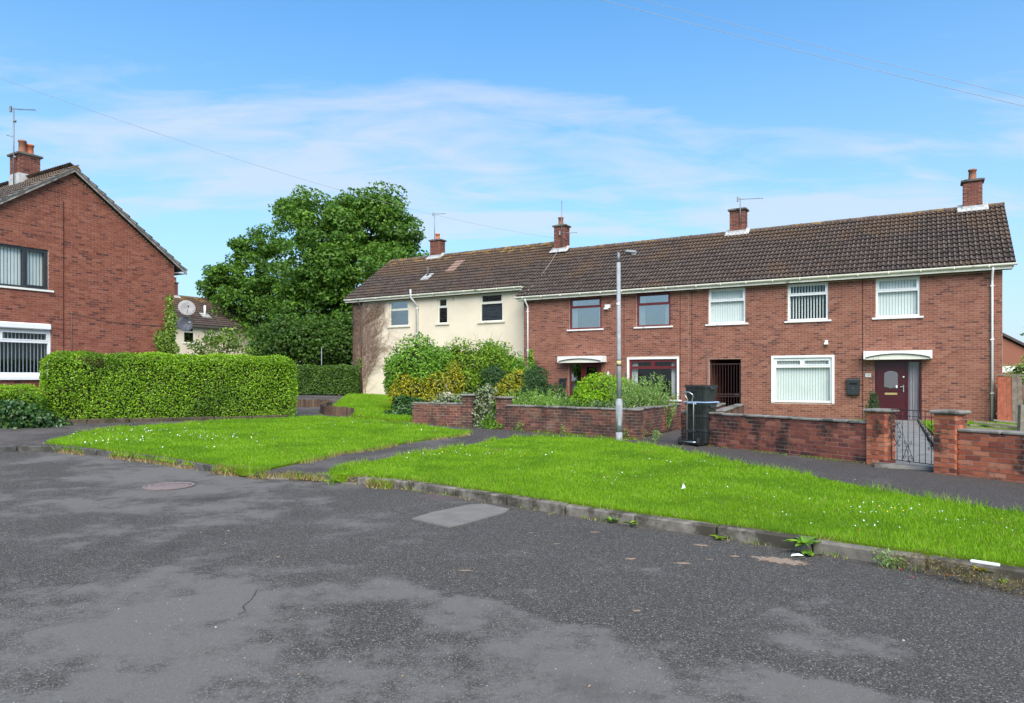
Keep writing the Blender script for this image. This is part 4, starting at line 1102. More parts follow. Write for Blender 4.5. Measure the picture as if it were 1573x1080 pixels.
MB().box(-.0, .2, .22, 9.0, -.6, EZ).box(GW - .2, GW, .22, 9.0, -.6, EZ).box(.2, GW - .2, 8.8, 9.0, -.6, EZ).build('rear_walls', 'brick', hL)
PL_ = math.atan(TL); LS = (GW / 2 + .36) / math.cos(PL_); ez = EZ - .36 * TL + .12
rl = roof(hL, 0, 9.3, (-.36, 9.1, ez), (PL_, 0, -math.pi / 2), LS, 'tile_left', 200, cL)
rr = roof(hL, 0, 9.3, (GW + .36, -.2, ez), (PL_, 0, math.pi / 2), LS, 'tile_left', 0, cL)
ridge_tiles(rl, 0.02, 9.28, LS)
for s in (0, 1):
    pts = [(-.40, ez - .15), (GW / 2, ez - .15 + TL * (GW / 2 + .40)), (GW / 2, ez + .02 + TL * (GW / 2 + .40)), (-.40, ez + .02)]
    if s: pts = [(GW - x, z) for x, z in pts]
    MB().prism(pts, 'y', -.185, -.15).build('barge_board', 'barge', hL)
    pts = [(-.36, ez - .04), (GW / 2, ez - .04 + TL * (GW / 2 + .36)), (GW / 2, ez - .02 + TL * (GW / 2 + .36)), (-.36, ez - .02)]
    if s: pts = [(GW - x, z) for x, z in pts]
    MB().prism(pts, 'y', -.15, .0).build('soffit', 'soffit', hL)
    x = -.36 if not s else GW + .36
    MB().box(min(x, x + (.36 if not s else -.36)), max(x, x + (.36 if not s else -.36)), -.15, 9, ez - .13, ez - .10).build('eaves_board', 'barge', hL)
window(hL, *l1, frame='dark_frame', fw=.07, mull=[2.22], blind={}, sill='sill', sill_over=.14, casement=False)
cas = MB().box(2.265, 2.305, .028, .11, 3.73, 4.87).box(2.785, 2.825, .028, .11, 3.73, 4.87).box(2.305, 2.785, .028, .11, 3.73, 3.77).box(2.305, 2.785, .028, .11, 4.83, 4.87).build('casement', 'dark_frame', [o for o in hL.children if o.name.startswith('window')][0])
w_ = window(hL, .50, 2.98, .93, 2.36, frame='white', fw=.075, transom=1.98, top_mull=[1.55], blind={'k': {'w': .06, 'gap': .045, 'ang': .7}}, sill='white', sill_over=.0, room='room')
MB().bevbox(.48, 2.95, -.12, .03, 2.365, 2.56, .03).build('shutter_box', 'white', w_)
MB().box(.46, 3.02, -.10, .03, .78, .875).build('lower_board', 'white', w_)
chimney(hL, GW / 2, 3.1, 7.0, 8.68, .66, .70, cL, pots=((-.14, -.12, .12, .46, 'clay_old'), (.14, .02, .14, .42, 'terracotta')), budget=30, flash=False)
fl = MB()
for s in (-1, 1): fl.box(GW / 2 - .35, GW / 2 + .35, 3.1 + s * .36 - .01, 3.1 + s * .36 + .01, 7.6, 7.95)
fl.box(GW / 2 - .36, GW / 2 - .34, 2.75, 3.45, 7.45, 7.95).box(GW / 2 + .34, GW / 2 + .36, 2.75, 3.45, 7.45, 7.95).build('flashing', 'flashing', [o for o in hL.children if o.name.startswith('chimney')][0])
MB().box(3.35, 3.362, -.018, 0, -.1, 6.6).build('movement_joint', 'black', hL)
MB().tube([(3.60, -.022, 2.98), (3.60, -.022, 1.0)], .010, 5).tube([(3.60, -.022, 2.98), (4.5, -.02, 2.80), (5.6, -.02, 2.74), (GW, -.02, 2.76)], .006, 5).build('cable', 'black_pipe', hL)

# ---------------------------------------------------------------- far houses
fo = Vector((-22.85, 62)) - ND * 11
hF = thing('far_house', 'distant cream house with brown tiled roof seen past the satellite dishes', 'house', (fo.x, fo.y, .70), GA)
cF = xf((fo.x, fo.y, .7), GA)
fw1 = (4.2, 5.2, 3.7, 5.0); fw2 = (8.3, 8.6, 3.7, 5.0)
mb = MB(); holed_wall(mb, 0, 10.3, -.4, 5.1, [(3.9, 4.9, 3.7, 5.0), (7.9, 8.4, 3.7, 5.0)], 0, .22); mb.build('wall', 'render', hF)
MB().box(10.3, 11, -.004, .22, -.4, 5.1).build('brick_pier', 'brick', hF)
window(hF, 3.9, 4.9, 3.7, 5.0, fw=.08, frame='gutter', glass=gd, transom=4.6)
window(hF, 7.9, 8.4, 3.7, 5.0, fw=.08, frame='gutter', glass=gd)
MB().prism([(.22, -.4), (7.2, -.4), (7.2, 5.1), (3.6, 7.6), (.22, 5.2)], 'x', .01, 10.99).build('side_walls', 'brick', hF)
rf = roof(hF, -.3, 11.3, (0, -.30, 5.2), (PITCH, 0, 0), 3.9 / math.cos(PITCH), 'tile', 0, cF)
ridge_tiles(rf, -.3, 11.3, 3.9 / math.cos(PITCH))
MB().box(-.3, 11.3, 0, 4.75, -.05, .02).build('back_roof', 'far_roof', hF, loc=(0, 7.5, 5.2), rot=(math.pi - PITCH, 0, 0))
MB().box(-.3, 11.3, -.37, -.27, 5.03, 5.19).build('gutter', 'soffit', hF)
chimney(hF, 5.0, 3.6, 7.2, 9.0, 1.25, .55, cF, pots=((-.32, 0, .17, .55, 'clay_old'), (.22, 0, .17, .50, 'clay_old'), (.5, 0, .13, .45, 'clay_old')), budget=0, zroof=7.9)
vp = MB().tube([(6.6, 1.1, 5.95), (6.6, 1.1, 7.0)], .09, 8).build('vent_pipe', 'white', hF)
MB().prism([(.75, 5.95), (1.3, 6.33), (1.3, 6.38), (.75, 6.0)], 'x', 6.2, 7.0).build('lead_slate', 'flashing', vp)
hB = thing('bungalow', 'distant brick bungalow gable just past the right end of the terrace', 'house', (36.6, 55, 0), rad(-8))
MB().prism([(-4, -.3), (4, -.3), (4, 3.75), (0, 5.95), (-4, 3.75)], 'y', 0, 10).build('wall', 'brick', hB)
MB().prism([(-4.25, 3.72), (0, 6.02), (4.25, 3.72), (4.25, 3.92), (0, 6.24), (-4.25, 3.92)], 'y', -.25, 10.2).build('roof', 'far_roof', hB)
MB().box(-4.0, 4.0, -.03, 0, 2.0, 2.5).build('white_band', 'sill', hB)

# ================================================================== GARDEN WALLS
def garden_wall(p0, p1, label, h=.74, mat='brick_garden', mortar='mortar_dark', budget=260, pier0=None, pier1=None, group='low brick garden walls', t=.21, cap=True, base=None):
    """wall from p0 to p1 (left to right seen from the road) with coping stones; piers at its ends"""
    a, b = Vector(p0), Vector(p1); d = b - a; L = d.length; rz = math.atan2(d.y, d.x)
    z = min(float(hgt(*a)), float(hgt(*b))) + .08 if base is None else base
    o = thing('garden_wall', label, 'garden wall', (a.x, a.y, z), rz, group)
    f = xf((a.x, a.y, z), rz)
    x0 = .335 if pier0 else 0; x1 = L - .335 if pier1 else L
    w = MB().box(x0 + .022, x1 - .022, .006, t - .006, -.15, h).build('masonry', mortar, o)
    B = []
    for (s, e, y0, y1, za, zb) in lay(x0, x1, -.10, h, seed=int(L * 100)): B.append((s, e, R.uniform(-.004, .002), t + R.uniform(-.002, .003), za, zb))
    place_boxes(B, mat, w, budget, to_cam=f)
    if cap:
        x = x0
        while x < x1 - .02:
            e = min(x + R.uniform(.55, .65), x1)
            if x1 - e < .25: e = x1
            me = MB().bevbox(0, e - x - .012, -.022, t + .022, 0, .050, .014).mesh('coping_stone')
            link('coping_stone', me, 'concrete', w, (x, 0, h + .004 + R.uniform(0, .006)), (R.uniform(-.015, .015), R.uniform(-.008, .008), R.uniform(-.006, .006)))
            x = e
    for k, (pr, xp) in enumerate(((pier0, 0), (pier1, L - .33))):
        if not pr: continue
        py = -.06
        p = MB().box(xp + .008, xp + .322, py + .008, py + .322, -.15, pr).build('pier', mortar, o)
        place_boxes(ring(xp, xp + .33, py, py + .33, -.10, pr), 'brick_garden_red' if mat in ('brick_garden_red', 'brick_garden') else mat, p, 90, to_cam=f)
        MB().bevbox(xp - .05, xp + .38, py - .05, py + .38, pr, pr + .06, .02).build('pier_cap', 'concrete', p)
    return o
W1a, W1b = G(1046, 680, OFF_P), G(1362, 715.5, OFF_P)
W2a, W2b = G(1437, 726, OFF_P), G(1573, 742, OFF_P)
dW2 = (Vector(W2b) - Vector(W2a)).normalized()
garden_wall(W1a, W1b, 'long stained brick garden wall between the stacked bins and the iron gate, pier at its right end', .70, pier1=.92, budget=280)
garden_wall(W2a, tuple(Vector(W2b) + dW2 * 3.5), 'orange brick garden wall to the right of the iron gate, pier at its left end', .68, mat='brick_garden_red', mortar='mortar_dark', pier0=.95, budget=280)
W3a, W3b = G(764, 658.5, OFF_P), G(982, 675.5, OFF_P)
garden_wall(W3a, W3b, 'weathered brick garden wall behind the lamp post, pier at its left end', .70, mat='brick_garden_far', pier0=.92, budget=230)
W4b = at(1046, 620, 20.2)
garden_wall((W3b[0] - .06, W3b[1] + .215), (W4b.x, W4b.y), 'short brick return wall running from the lamp post corner towards the house', .70, mat='brick_garden_far', budget=110)
W5a, W5b = G(633, 650, OFF_P), G(727, 657, OFF_P)
garden_wall(W5a, W5b, 'short brick garden wall with ivy over its left end, pier at its right end', .66, mat='brick_garden_far', pier1=.92, budget=120)
wa0, wa1 = at(1098, 627, 19.5), at(1114, 621, 22.4)
garden_wall((wa0.x, wa0.y), (wa1.x, wa1.y), 'low brick wall on the left of the path to the passage gate', .70, mat='brick_garden_far', budget=60, base=.03)
wb0, wb1 = at(1114, 632, 17.4), at(1143, 622, 21.6)
garden_wall((wb0.x, wb0.y), (wb1.x, wb1.y), 'low brick wall on the right of the path to the passage gate', .70, mat='brick_garden_far', budget=60, base=.03)

# brick edging round the lawn by the cream house (upright bricks)
def edging(pts, label, h=.32, base=.02):
    P = [Vector(p) for p in pts]; L = [0]
    for a, b in zip(P, P[1:]): L.append(L[-1] + (b - a).length)
    c = P[0]; z0 = float(hgt(*c)) + OFF_P
    o = thing('brick_edging', label, 'brick edging', (c.x, c.y, z0))
    U = unit_box(); s = 0
    me = U.get('edge')
    if me is None:
        me = MB().bevbox(-.052, .052, -.05, .05, 0, 1, .008).mesh('brick'); me.materials.append(MAT['brick_edging']); U['edge'] = me
    while s < L[-1]:
        i = max(k for k in range(len(L) - 1) if L[k] <= s + 1e-6); q = P[i].lerp(P[i + 1], (s - L[i]) / (L[i + 1] - L[i])); d = P[i + 1] - P[i]
        link('brick', me, None, o, (q.x - c.x, q.y - c.y, float(hgt(*q)) + OFF_P - z0 - .08), (R.uniform(-.04, .04), R.uniform(-.03, .03), math.atan2(d.y, d.x)), (1, 1, h + .08 + R.uniform(-.02, .02)))
        s += .112
    return o
e1 = [G(541, 640, OFF_P), G(535, 640, OFF_P), G(515, 638.5, OFF_P), G(500, 637, OFF_P), G(494, 634, OFF_P), G(497, 631, OFF_P), G(504, 629, OFF_P), G(509, 627.5, OFF_P)]
edging(e1, 'curved edging of upright mossy bricks round the lawn by the cream house', .30)
e2 = [G(446, 625.5, OFF_P), G(470, 625, OFF_P), G(492, 625, OFF_P), G(506, 625.5, OFF_P)]
edging(e2, 'straight edging of upright bricks below the far hedge', .28)
lawn2 = [G(540, 638, .15), G(498, 634, .15), G(503, 629, .15), G(509, 626, .15)]
cw0, cw1 = TF(-11.6, .8), TF(-.3, .8)
LAWN2 = lawn2 + [(cw0.x, cw0.y), (cw1.x, cw1.y), (W5b[0] - .3, W5b[1] + 1.0), (W5a[0] - .2, W5a[1] + .3), G(598, 645, .15)]
LAWN2 = [p for p in reversed(LAWN2)]
def area(p): return sum(a[0] * b[1] - b[0] * a[1] for a, b in zip(p, p[1:] + p[:1])) / 2
if area(LAWN2) < 0: LAWN2.reverse()
sheet('lawn', LAWN2, .16, 'turf', grid=.8, skirt=.1)
# gardens in front of the brick houses
fM0, fM1, fR1 = TF(0, -.02), TF(7.6, -.02), TF(19.5, -.02)
gm = [(W5b[0] - .1, W5b[1] + .15), (W3a[0], W3a[1] + .2), (W3b[0], W3b[1] + .2), (W4b.x, W4b.y), tuple(fM1), tuple(fM0)]
if area(gm) < 0: gm.reverse()
sheet('garden_soil', gm, .13, 'soil', grid=.9)
gpc = Vector(((W1b[0] + W2a[0]) / 2, (W1b[1] + W2a[1]) / 2)); drc = TF(15.0, -.1)
pt = (drc - gpc).normalized(); pn = Vector((pt.y, -pt.x))
gl = [tuple(Vector(W1a) + Vector((.5, .3))), tuple(Vector(W1b) + Vector((.15, .12))), tuple(gpc + pn * -.42 + pt * .1), tuple(drc - pn * .50), tuple(TF(9.9, -.02))]
if area(gl) < 0: gl.reverse()
sheet('lawn', gl, .12, 'turf', grid=.9)
LAWNR = [tuple(gpc + pn * .78 + pt * .9), tuple(Vector(W2a) + Vector((.3, .35))), tuple(Vector(W2b) + dW2 * 3.5 + Vector((.3, .1))), (15.0, 15.5), tuple(TF(18.6, -.1)), tuple(drc + pn * .62 - pt * .5)]
if area(LAWNR) < 0: LAWNR.reverse()
sheet('lawn', LAWNR, .14, 'turf', grid=.7)
# slabs of the garden path, then its red edging
root = bpy.data.objects.new('garden_path', None); COL.objects.link(root); root['kind'] = 'structure'; root.location = (gpc.x, gpc.y, .10); root.rotation_euler = (0, 0, math.atan2(pt.y, pt.x))
Lp = (drc - gpc).length; x = -.05
while x < Lp - .1:
    for j in range(2):
        me = MB().bevbox(0, .595, 0, .495, -.03, .035, .006).mesh('paving_slab')
        link('paving_slab', me, 'path_slab', root, (x, -.50 + j * .50 + R.uniform(-.003, .003), R.uniform(-.004, .004)), (0, 0, R.uniform(-.006, .006)))
    x += .60
eo = thing('path_edging', 'reddish kerb edging along the right side of the garden path to the door', 'edging', (gpc.x, gpc.y, .10), math.atan2(pt.y, pt.x))
x = .15
while x < Lp - .6:
    link('edging_stone', MB().bevbox(0, .59, -.60, -.515, -.05, .10, .012).mesh('edging_stone'), 'clay_old' if False else 'kerb', eo, (x, 0, R.uniform(-.008, .008)), (0, 0, R.uniform(-.008, .008))); x += .60
step = MB().box(-.05, .26, -.52, .52, -.02, .055).build('gate_step', 'concrete', root)

# iron garden gate ----------------------------------------------------------
ga, gb = Vector(W1b), Vector(W2a); gd_ = gb - ga; gw_ = gd_.length
ig = thing('iron_gate', 'black wrought iron garden gate with scrolls between two brick piers', 'gate', (ga.x, ga.y, .16), math.atan2(gd_.y, gd_.x))
y_ = .08; bw = .008
x0, x1 = .03, gw_ - .03
def ibar(n, p, r=.0050, seg=6): return MB().tube(p, r * .88, seg).build(n, 'iron', ig)
ibar('top_rail', [(x0, y_, .90), (x1, y_, .90)], .009); ibar('middle_rail', [(x0, y_, .80), (x1, y_, .80)], .006); ibar('bottom_rail', [(x0, y_, .05), (x1, y_, .05)], .008)
nb = 8
for i in range(nb + 1):
    x = x0 + (x1 - x0) * i / nb; ibar('bar', [(x, y_, .05), (x, y_, .90)], .0075 if i in (0, nb) else .006)
def spiral(cx, cz, r, s, up=1):
    return [(cx + s * r * (1 - k / 18) * math.sin(k * .5) , y_ - .004, cz + up * (r * (1 - k / 18) * math.cos(k * .5))) for k in range(15)]
for bi, zc_ in ((1, .50), (7, .50)):
    xc = x0 + (x1 - x0) * bi / nb
    for s in (-1, 1):
        ibar('scroll', spiral(xc + s * .045, zc_ + .03, .032, s)); ibar('scroll', spiral(xc + s * .045, zc_ - .05, .030, s, -1))
        ibar('diamond', [(xc, y_ - .004, zc_ + .17), (xc + s * .085, y_ - .004, zc_), (xc, y_ - .004, zc_ - .19)], .005)
        ibar('scroll', spiral(xc + s * .035, zc_ + .17, .025, s)); ibar('scroll', spiral(xc + s * .035, zc_ - .2, .025, s, -1))
xc = (x0 + x1) / 2 - (x1 - x0) / nb
for s in (-1, 1):
    ibar('arch', [(xc, y_ - .004, .34), (xc + s * (x1 - x0) / nb * .95, y_ - .004, .07)], .0055)
    ibar('scroll', spiral(xc + s * .045, .36, .034, s)); ibar('scroll', spiral(xc + s * .05, .13, .038, s, -1))
# second gate, grown over
g2a, g2b = Vector(W5b), Vector(W3a); g2d = g2b - g2a
og = thing('iron_gate', 'rusty garden gate smothered by a variegated shrub between two brick piers', 'gate', (g2a.x, g2a.y, float(hgt(*g2a)) + .12), math.atan2(g2d.y, g2d.x))
for i in range(6): MB().tube([(.06 + i * (g2d.length - .12) / 5, .1, .03), (.06 + i * (g2d.length - .12) / 5, .1, .85)], .008, 5).build('bar', 'iron', og)
for z in (.06, .8): MB().tube([(.06, .1, z), (g2d.length - .06, .1, z)], .009, 5).build('rail', 'iron', og)

# ================================================================== STREET THINGS
lx, ly = G(951, 677, OFF_V); lz = float(hgt(lx, ly)) + .10
lamp = thing('street_lamp', 'grey steel street lamp post with flat lantern standing on the grass', 'street lamp', (lx, ly, lz))
lamp.scale = (1, 1, .968)
MB().tube([(0, 0, -.2), (0, 0, .24)], .078, 16).build('base', 'galv', lamp)
MB().tube([(0, 0, .242), (0, 0, .98)], .080, 16).lathe([(.080, .98), (.074, 1.0), (.058, 1.04)], 16).build('service_box', 'galv', lamp)
MB().box(-.035, .035, -.0835, -.07, .40, .88).lathe([(0, 0), (.008, 0), (.008, .004), (0, .004)], 8, (0, 0, 0)).build('access_door', 'galv', lamp)
MB().tube([(0, 0, 1.0), (-.005, 0, 1.9), (-.012, 0, 4.30)], [.056, .050, .046], 14).build('pole', 'galv', lamp)
MB().tube([(-.012, 0, 4.30), (-.014, 0, 4.54)], .038, 12).build('spigot', 'mast', lamp)
lh = MB().prism([(-.15, -.09), (.05, -.075), (.08, -.035), (.08, .035), (.05, .075), (-.15, .09), (-.185, .05), (-.185, -.05)], 'z', 4.548, 4.59).build('lantern', 'galv', lamp, rot=(0, rad(4), 0))
MB().box(-.16, .02, -.08, .08, 4.535, 4.545).build('lens', 'dish_dark', lh)
MB().prism([(-.02, 4.48), (.07, 4.50), (.08, 4.55), (-.06, 4.55)], 'y', -.045, .045).build('bracket', 'mast', lh)
MB().tube([(-.006, 0, 1.84), (-.006, 0, 1.95)], .0515, 14).build('sticker', 'sticker', lamp)
for z in (1.825, 1.95): MB().tube([(-.006, 0, z), (-.006, 0, z + .022)], .053, 14).build('band', 'black', lamp)
MB().tube([(-.013, -.0, 3.27), (-.013, .0, 3.33)], .049, 12).build('band', 'litter', lamp)

# recycling boxes on their trolley
bx, by = G(1077, 683.5, OFF_P); bz = float(hgt(bx, by)) + OFF_P
bang = math.atan2(by, bx) - math.pi / 2 - rad(34)
def rbox(name, label, z0, h, w=.56, d=.46, lid=False, grp='recycling boxes stacked on the trolley'):
    o = thing(name, label, 'recycling box', (bx, by, bz + z0), bang, grp)
    m = MB(); n = 4; rings = []
    def rr(hx, hy, z, c=.05):
        out = []
        for sx, sy, a0 in ((1, 1, 0), (-1, 1, 90), (-1, -1, 180), (1, -1, 270)):
            for k in range(4):
                a = rad(a0 + k * 30); out.append((sx * (hx - c) + c * math.cos(a), sy * (hy - c) + c * math.sin(a), z))
        return out
    prof = [(w / 2 - .045, d / 2 - .045, 0), (w / 2 - .012, d / 2 - .012, h - .05), (w / 2 + .005, d / 2 + .005, h - .05), (w / 2 + .005, d / 2 + .005, h - .028), (w / 2 - .004, d / 2 - .004, h - .028), (w / 2 - .002, d / 2 - .002, h)]
    vs = []; fs = []
    for hx, hy, z in prof: vs += rr(hx, hy, z)
    for r in range(len(prof) - 1):
        for k in range(16): j = (k + 1) % 16; fs.append((r * 16 + k, r * 16 + j, (r + 1) * 16 + j, (r + 1) * 16 + k))
    fs += [tuple(reversed(range(16))), tuple(range((len(prof) - 1) * 16, len(prof) * 16))]
    m.add(vs, fs).build('body', 'bin_plastic', o)
    for x in (-.14, 0, .14): MB().prism([(-d / 2 + .022, .05), (-d / 2 - .010 + .02, .05), (-d / 2 - .004, h - .055), (-d / 2 + .02, h - .055)], 'x', x - .012, x + .012).build('rib', 'bin_plastic', o)
    for s in (-1, 1): MB().bevbox(s * (w / 2 + .012) - .014, s * (w / 2 + .012) + .014, -.09, .09, h - .10, h - .045, .008).build('grip', 'bin_plastic', o)
    return o
rbox('recycling_box', 'black recycling box at the bottom of the stack, standing on the trolley foot', .06, .31)
rbox('recycling_box', 'black recycling box second from the bottom of the stack', .372, .31)
third = rbox('recycling_box', 'black recycling box with the pale blue lid, third in the stack', .684, .25)
lid = MB().bevbox(-.31, .31, -.255, .255, .252, .284, .012).build('lid', 'bin_lid', third); MB().bevbox(-.05, .05, -.275, -.252, .222, .282, .006).build('lid_clip', 'bin_lid', lid)
top = rbox('recycling_box', 'black recycling box on top of the stack, above the blue lid', .970, .36, .58, .48)
MB().bevbox(-.10, .06, -.245, -.235, .22, .25, .004).build('embossed_panel', 'black_plastic', top)
tr_ = thing('box_trolley', 'steel tube trolley with two black wheels carrying the stacked recycling boxes', 'trolley', (bx, by, bz), bang)
yb = -.31; hx = .085; xo = -.07
MB().tube([(xo - hx, yb, .10), (xo - hx + .005, yb, .95), (xo - .06, yb - .01, 1.02), (xo - .15, yb - .05, 1.16), (xo - .13, yb - .06, 1.185), (xo + .02, yb - .06, 1.175), (xo + .09, yb - .05, 1.13), (xo + .10, yb - .03, 1.09), (xo + .05, yb - .01, 1.0), (xo + hx, yb, .93), (xo + hx, yb, .10)], .013, 8).build('handle_frame', 'chrome', tr_)
MB().box(xo - .06, xo + .06, yb - .02, yb + .03, .93, .965).build('clamp', 'bin_lid', tr_)
MB().tube([(xo - .19, yb - .05, .085), (xo + .22, yb - .05, .085)], .014, 8).build('axle', 'chrome', tr_)
MB().box(xo - .11, xo + .12, yb - .06, yb - .04, .085, .125).box(xo - .12, xo + .13, yb - .03, yb + .02, .30, .34).build('cross_plate', 'black_plastic', tr_)
MB().box(-.22, .2, yb - .02, .16, .035, .055).build('foot_plate', 'black_plastic', tr_)
for s, xw in ((-1, xo - .22), (1, xo + .25)):
    wh = MB().lathe([(.045, -.032), (.085, -.03), (.095, -.018), (.095, .018), (.085, .03), (.045, .032)], 20).build('wheel', 'rubber', tr_, loc=(xw, yb - .05, .095), rot=(0, rad(90), rad(12)))
    MB().lathe([(0, -.034), (.05, -.028), (.05, .028), (0, .034)], 14).build('hub', 'black_plastic', wh)

# letter boxes on the walls
def letterbox(h, x, z, w, hh, label):
    M = h.matrix_world if False else None
    p = h.location; f = xf(p, h.rotation_euler[2]); q = f(x, -.012, z)
    o = thing('letter_box', label, 'letter box', q, h.rotation_euler[2])
    MB().bevbox(0, w, -.12, 0, 0, hh * .86, .012).build('body', 'black_plastic', o)
    MB().prism([(-.135, hh * .86), (0, hh * .86), (0, hh), (-.12, hh * .93)], 'x', -.012, w + .012).build('flap', 'black_plastic', o)
    MB().lathe([(0, 0), (.012, 0), (.012, .01), (0, .01)], 8).build('lock', 'alu', o, loc=(w * .5, -.12, hh * .4), rot=(rad(90), 0, 0))
    MB().box(w * .2, w * .8, -.123, -.12, hh * .62, hh * .70).build('slot', 'black', o)
letterbox(hR, 5.74, .98, .42, .60, 'large black letter box on the brick wall left of the panelled maroon door')
letterbox(hM, 1.86, 1.20, .32, .38, 'small black letter box beside the door behind the rounded lime bush')

# aerials and dishes ----------------------------------------------------------
def aerial(label, p, h, boom, dirv, n=9, el=.11, rod=False, group='television aerials on the chimneys'):
    o = thing('tv_aerial', label, 'aerial', p, group=group)
    MB().tube([(0, 0, 0), (0, 0, h)], .02, 6).build('mast', 'mast', o)
    d = Vector(dirv).normalized(); s = d.cross(Vector((0, 0, 1))).normalized(); zt = h - .05 if not rod else .55
    e = MB(); a = Vector((0, 0, zt))
    MB().tube([a - d * .12, a + d * boom], .012, 5).build('boom', 'mast', o)
    for i in range(n): q = a + d * (.1 + (boom - .12) * i / (n - 1)); e.tube([q - s * el, q + s * el], .006, 4)
    e.build('elements', 'alu', o, kind='stuff')
    q = a - d * .1
    MB().box(q.x - .03, q.x + .03, q.y - .03, q.y + .03, zt - .10, zt + .10).build('reflector', 'mast', o)
    return o
UX = Vector((UD.x, UD.y, 0))
fR = xf(hR.location, TH); fMm = xf(hM.location, TH); fCc = xf(hC.location, TH); fLl = xf(hL.location, GA)
aerial('thin mast with a single horizontal aerial on the middle potless chimney', fR(1.28, 3.30, 8.2), 1.15, .95, (.9, -.1, .02))
aerial('tall rod aerial on the chimney where the cream and brick houses meet', fMm(.30, 3.25, 8.2), 2.15, .75, (.9, -.1, 0), rod=True, n=8)
aerial('two armed aerial above the terracotta pot of the cream house chimney', fCc(2.98, 3.5, 8.9), 1.5, .65, (.95, -.2, .0))
e_ = aerial('tall aerial mast beside the twin pots on the left house chimney', fLl(GW / 2 - .42, 2.95, 7.5), 2.7, .7, (.97, .1, 0), n=10)
MB().tube([(-.25, 0, 1.75), (0, 0, 1.68)], .012, 5).build('side_arm', 'mast', e_)
for z in (.95, 2.2): MB().lathe([(0, 0), (.045, .0), (.045, .07), (0, .07)], 8, (.04, 0, z)).build('clamp', 'mast', e_)
def dish(label, p, r, m, aim):
    o = thing('satellite_dish', label, 'satellite dish', p, group='satellite dishes on the corner of the left house')
    q = Vector(aim).to_track_quat('Z', 'Y').to_euler()
    b = MB().lathe([(0, -.10 * r / .3)] + [(r * k / 6, -.10 * r / .3 + .10 * r / .3 * (k / 6) ** 2) for k in range(1, 7)] + [(r * 1.02, .012), (r, .02), (r * .6, -.03), (0, -.07)], 24).build('reflector', m, o, rot=q)
    a = Vector(aim).normalized()
    MB().tube([Vector((0, 0, -r * .8)), a * .34 + Vector((0, 0, -.05))], .010, 6).build('feed_arm', 'alu', o)
    MB().tube([a * .30 + Vector((0, 0, -.06)), a * .40 + Vector((0, 0, -.03))], .030, 8).build('receiver', 'dish', o)
    MB().tube([-a * .08, -a * .16 + Vector((-.05, 0, -.06)), Vector((-.36, -.02, -.08))], .018, 6).build('bracket', 'alu', o)
p = at(287, 473, 26.0); dish('pale grey satellite dish, upper of the two on the left house', p, .30, 'dish', (.55, -.8, .30))
p = at(284, 498, 26.0); dish('dark grey satellite dish, lower of the two on the left house', p, .28, 'dish_dark', (.75, -.62, .22))

# overhead cables -------------------------------------------------------------
def cable(label, a, b, sag, r, m='wire', name='overhead_cable'):
    a, b = Vector(a), Vector(b); n = 30
    o = thing(name, label, 'cable', a)
    MB().tube([a.lerp(b, k / n) - Vector((0, 0, sag * 4 * (k / n) * (1 - k / n))) - a for k in range(n + 1)], r, 5).build('strand', m, o)
chp = fMm(-.1, 3.3, 8.55)
cable('thin cable running from the far left of the sky to the middle chimney', at(-60, 98, 17), chp, .55, .005, 'wire_pale')
cable('lower of the two cables crossing the top right of the sky', at(780, -40, 23), at(780, -40, 23).lerp(at(1640, 157, 14.5), 1.9), .30, .0065, 'wire_pale')
cable('upper of the two cables crossing the top right of the sky', at(840, -42, 23), at(840, -42, 23).lerp(at(1640, 144, 14.5), 1.9), .30, .0055, 'wire_pale')

# fence on the right ------------------------------------------------------------
fq = TF(18.0, -.45)
fe = thing('board_fence', 'leaning fence of red and grey boards at the right end of the terrace', 'fence', (fq.x, fq.y, 0), TH)
x = -.28
for i in range(22):
    w = R.uniform(.12, .16); m = 'fence_grey' if i in (3, 4, 7) else 'fence_red'
    MB().bevbox(0, w - .008, -.02, .0, .02, 1.66 + R.uniform(-.05, .03), .004).build('board', m, fe, loc=(x, R.uniform(-.006, .006), 0), rot=(R.uniform(-.01, .01), R.uniform(-.02, .02), 0)); x += w
for z in (.4, 1.3): MB().box(-.3, x, .002, .05, z, z + .08).build('rail', 'fence_grey', fe)
MB().box(-.32, x, -.04, .05, 1.66, 1.70).build('top_board', 'wood', fe)
pq = at(1569, 640, 17.5)
fp = thing('fence_post', 'short weathered timber post leaning in front of the red fence', 'post', (pq.x, pq.y, .05))
MB().bevbox(-.08, .08, -.06, .06, 0, .86, .01).build('shaft', 'wood', fp, rot=(0, rad(2), 0))
tq = at(1520, 652, 18.5)
tp = thing('timber_pile', 'loose old planks lying behind the right garden wall', 'timber pile', (tq.x, tq.y, .13))
for i, (dx, dy, ang, L) in enumerate(((0, 0, -.25, 1.6), (.3, .25, .1, 1.5), (.5, -.2, -.5, 1.8), (.9, .1, -.15, 1.4))):
    MB().bevbox(-L / 2, L / 2, -.06, .06, 0, .05, .006).build('plank', 'wood', tp, loc=(dx, dy, .06 + .055 * i), rot=(0, rad(3 + i), ang))
# little pole by the far trees
q = at(494, 545, 44)
po = thing('signpost_pole', 'thin grey metal pole in front of the dark trees above the far hedge', 'pole', (q.x, q.y, .5))
MB().tube([(0, 0, 0), (0, 0, 3.0)], .03, 8).build('shaft', 'mast', po)

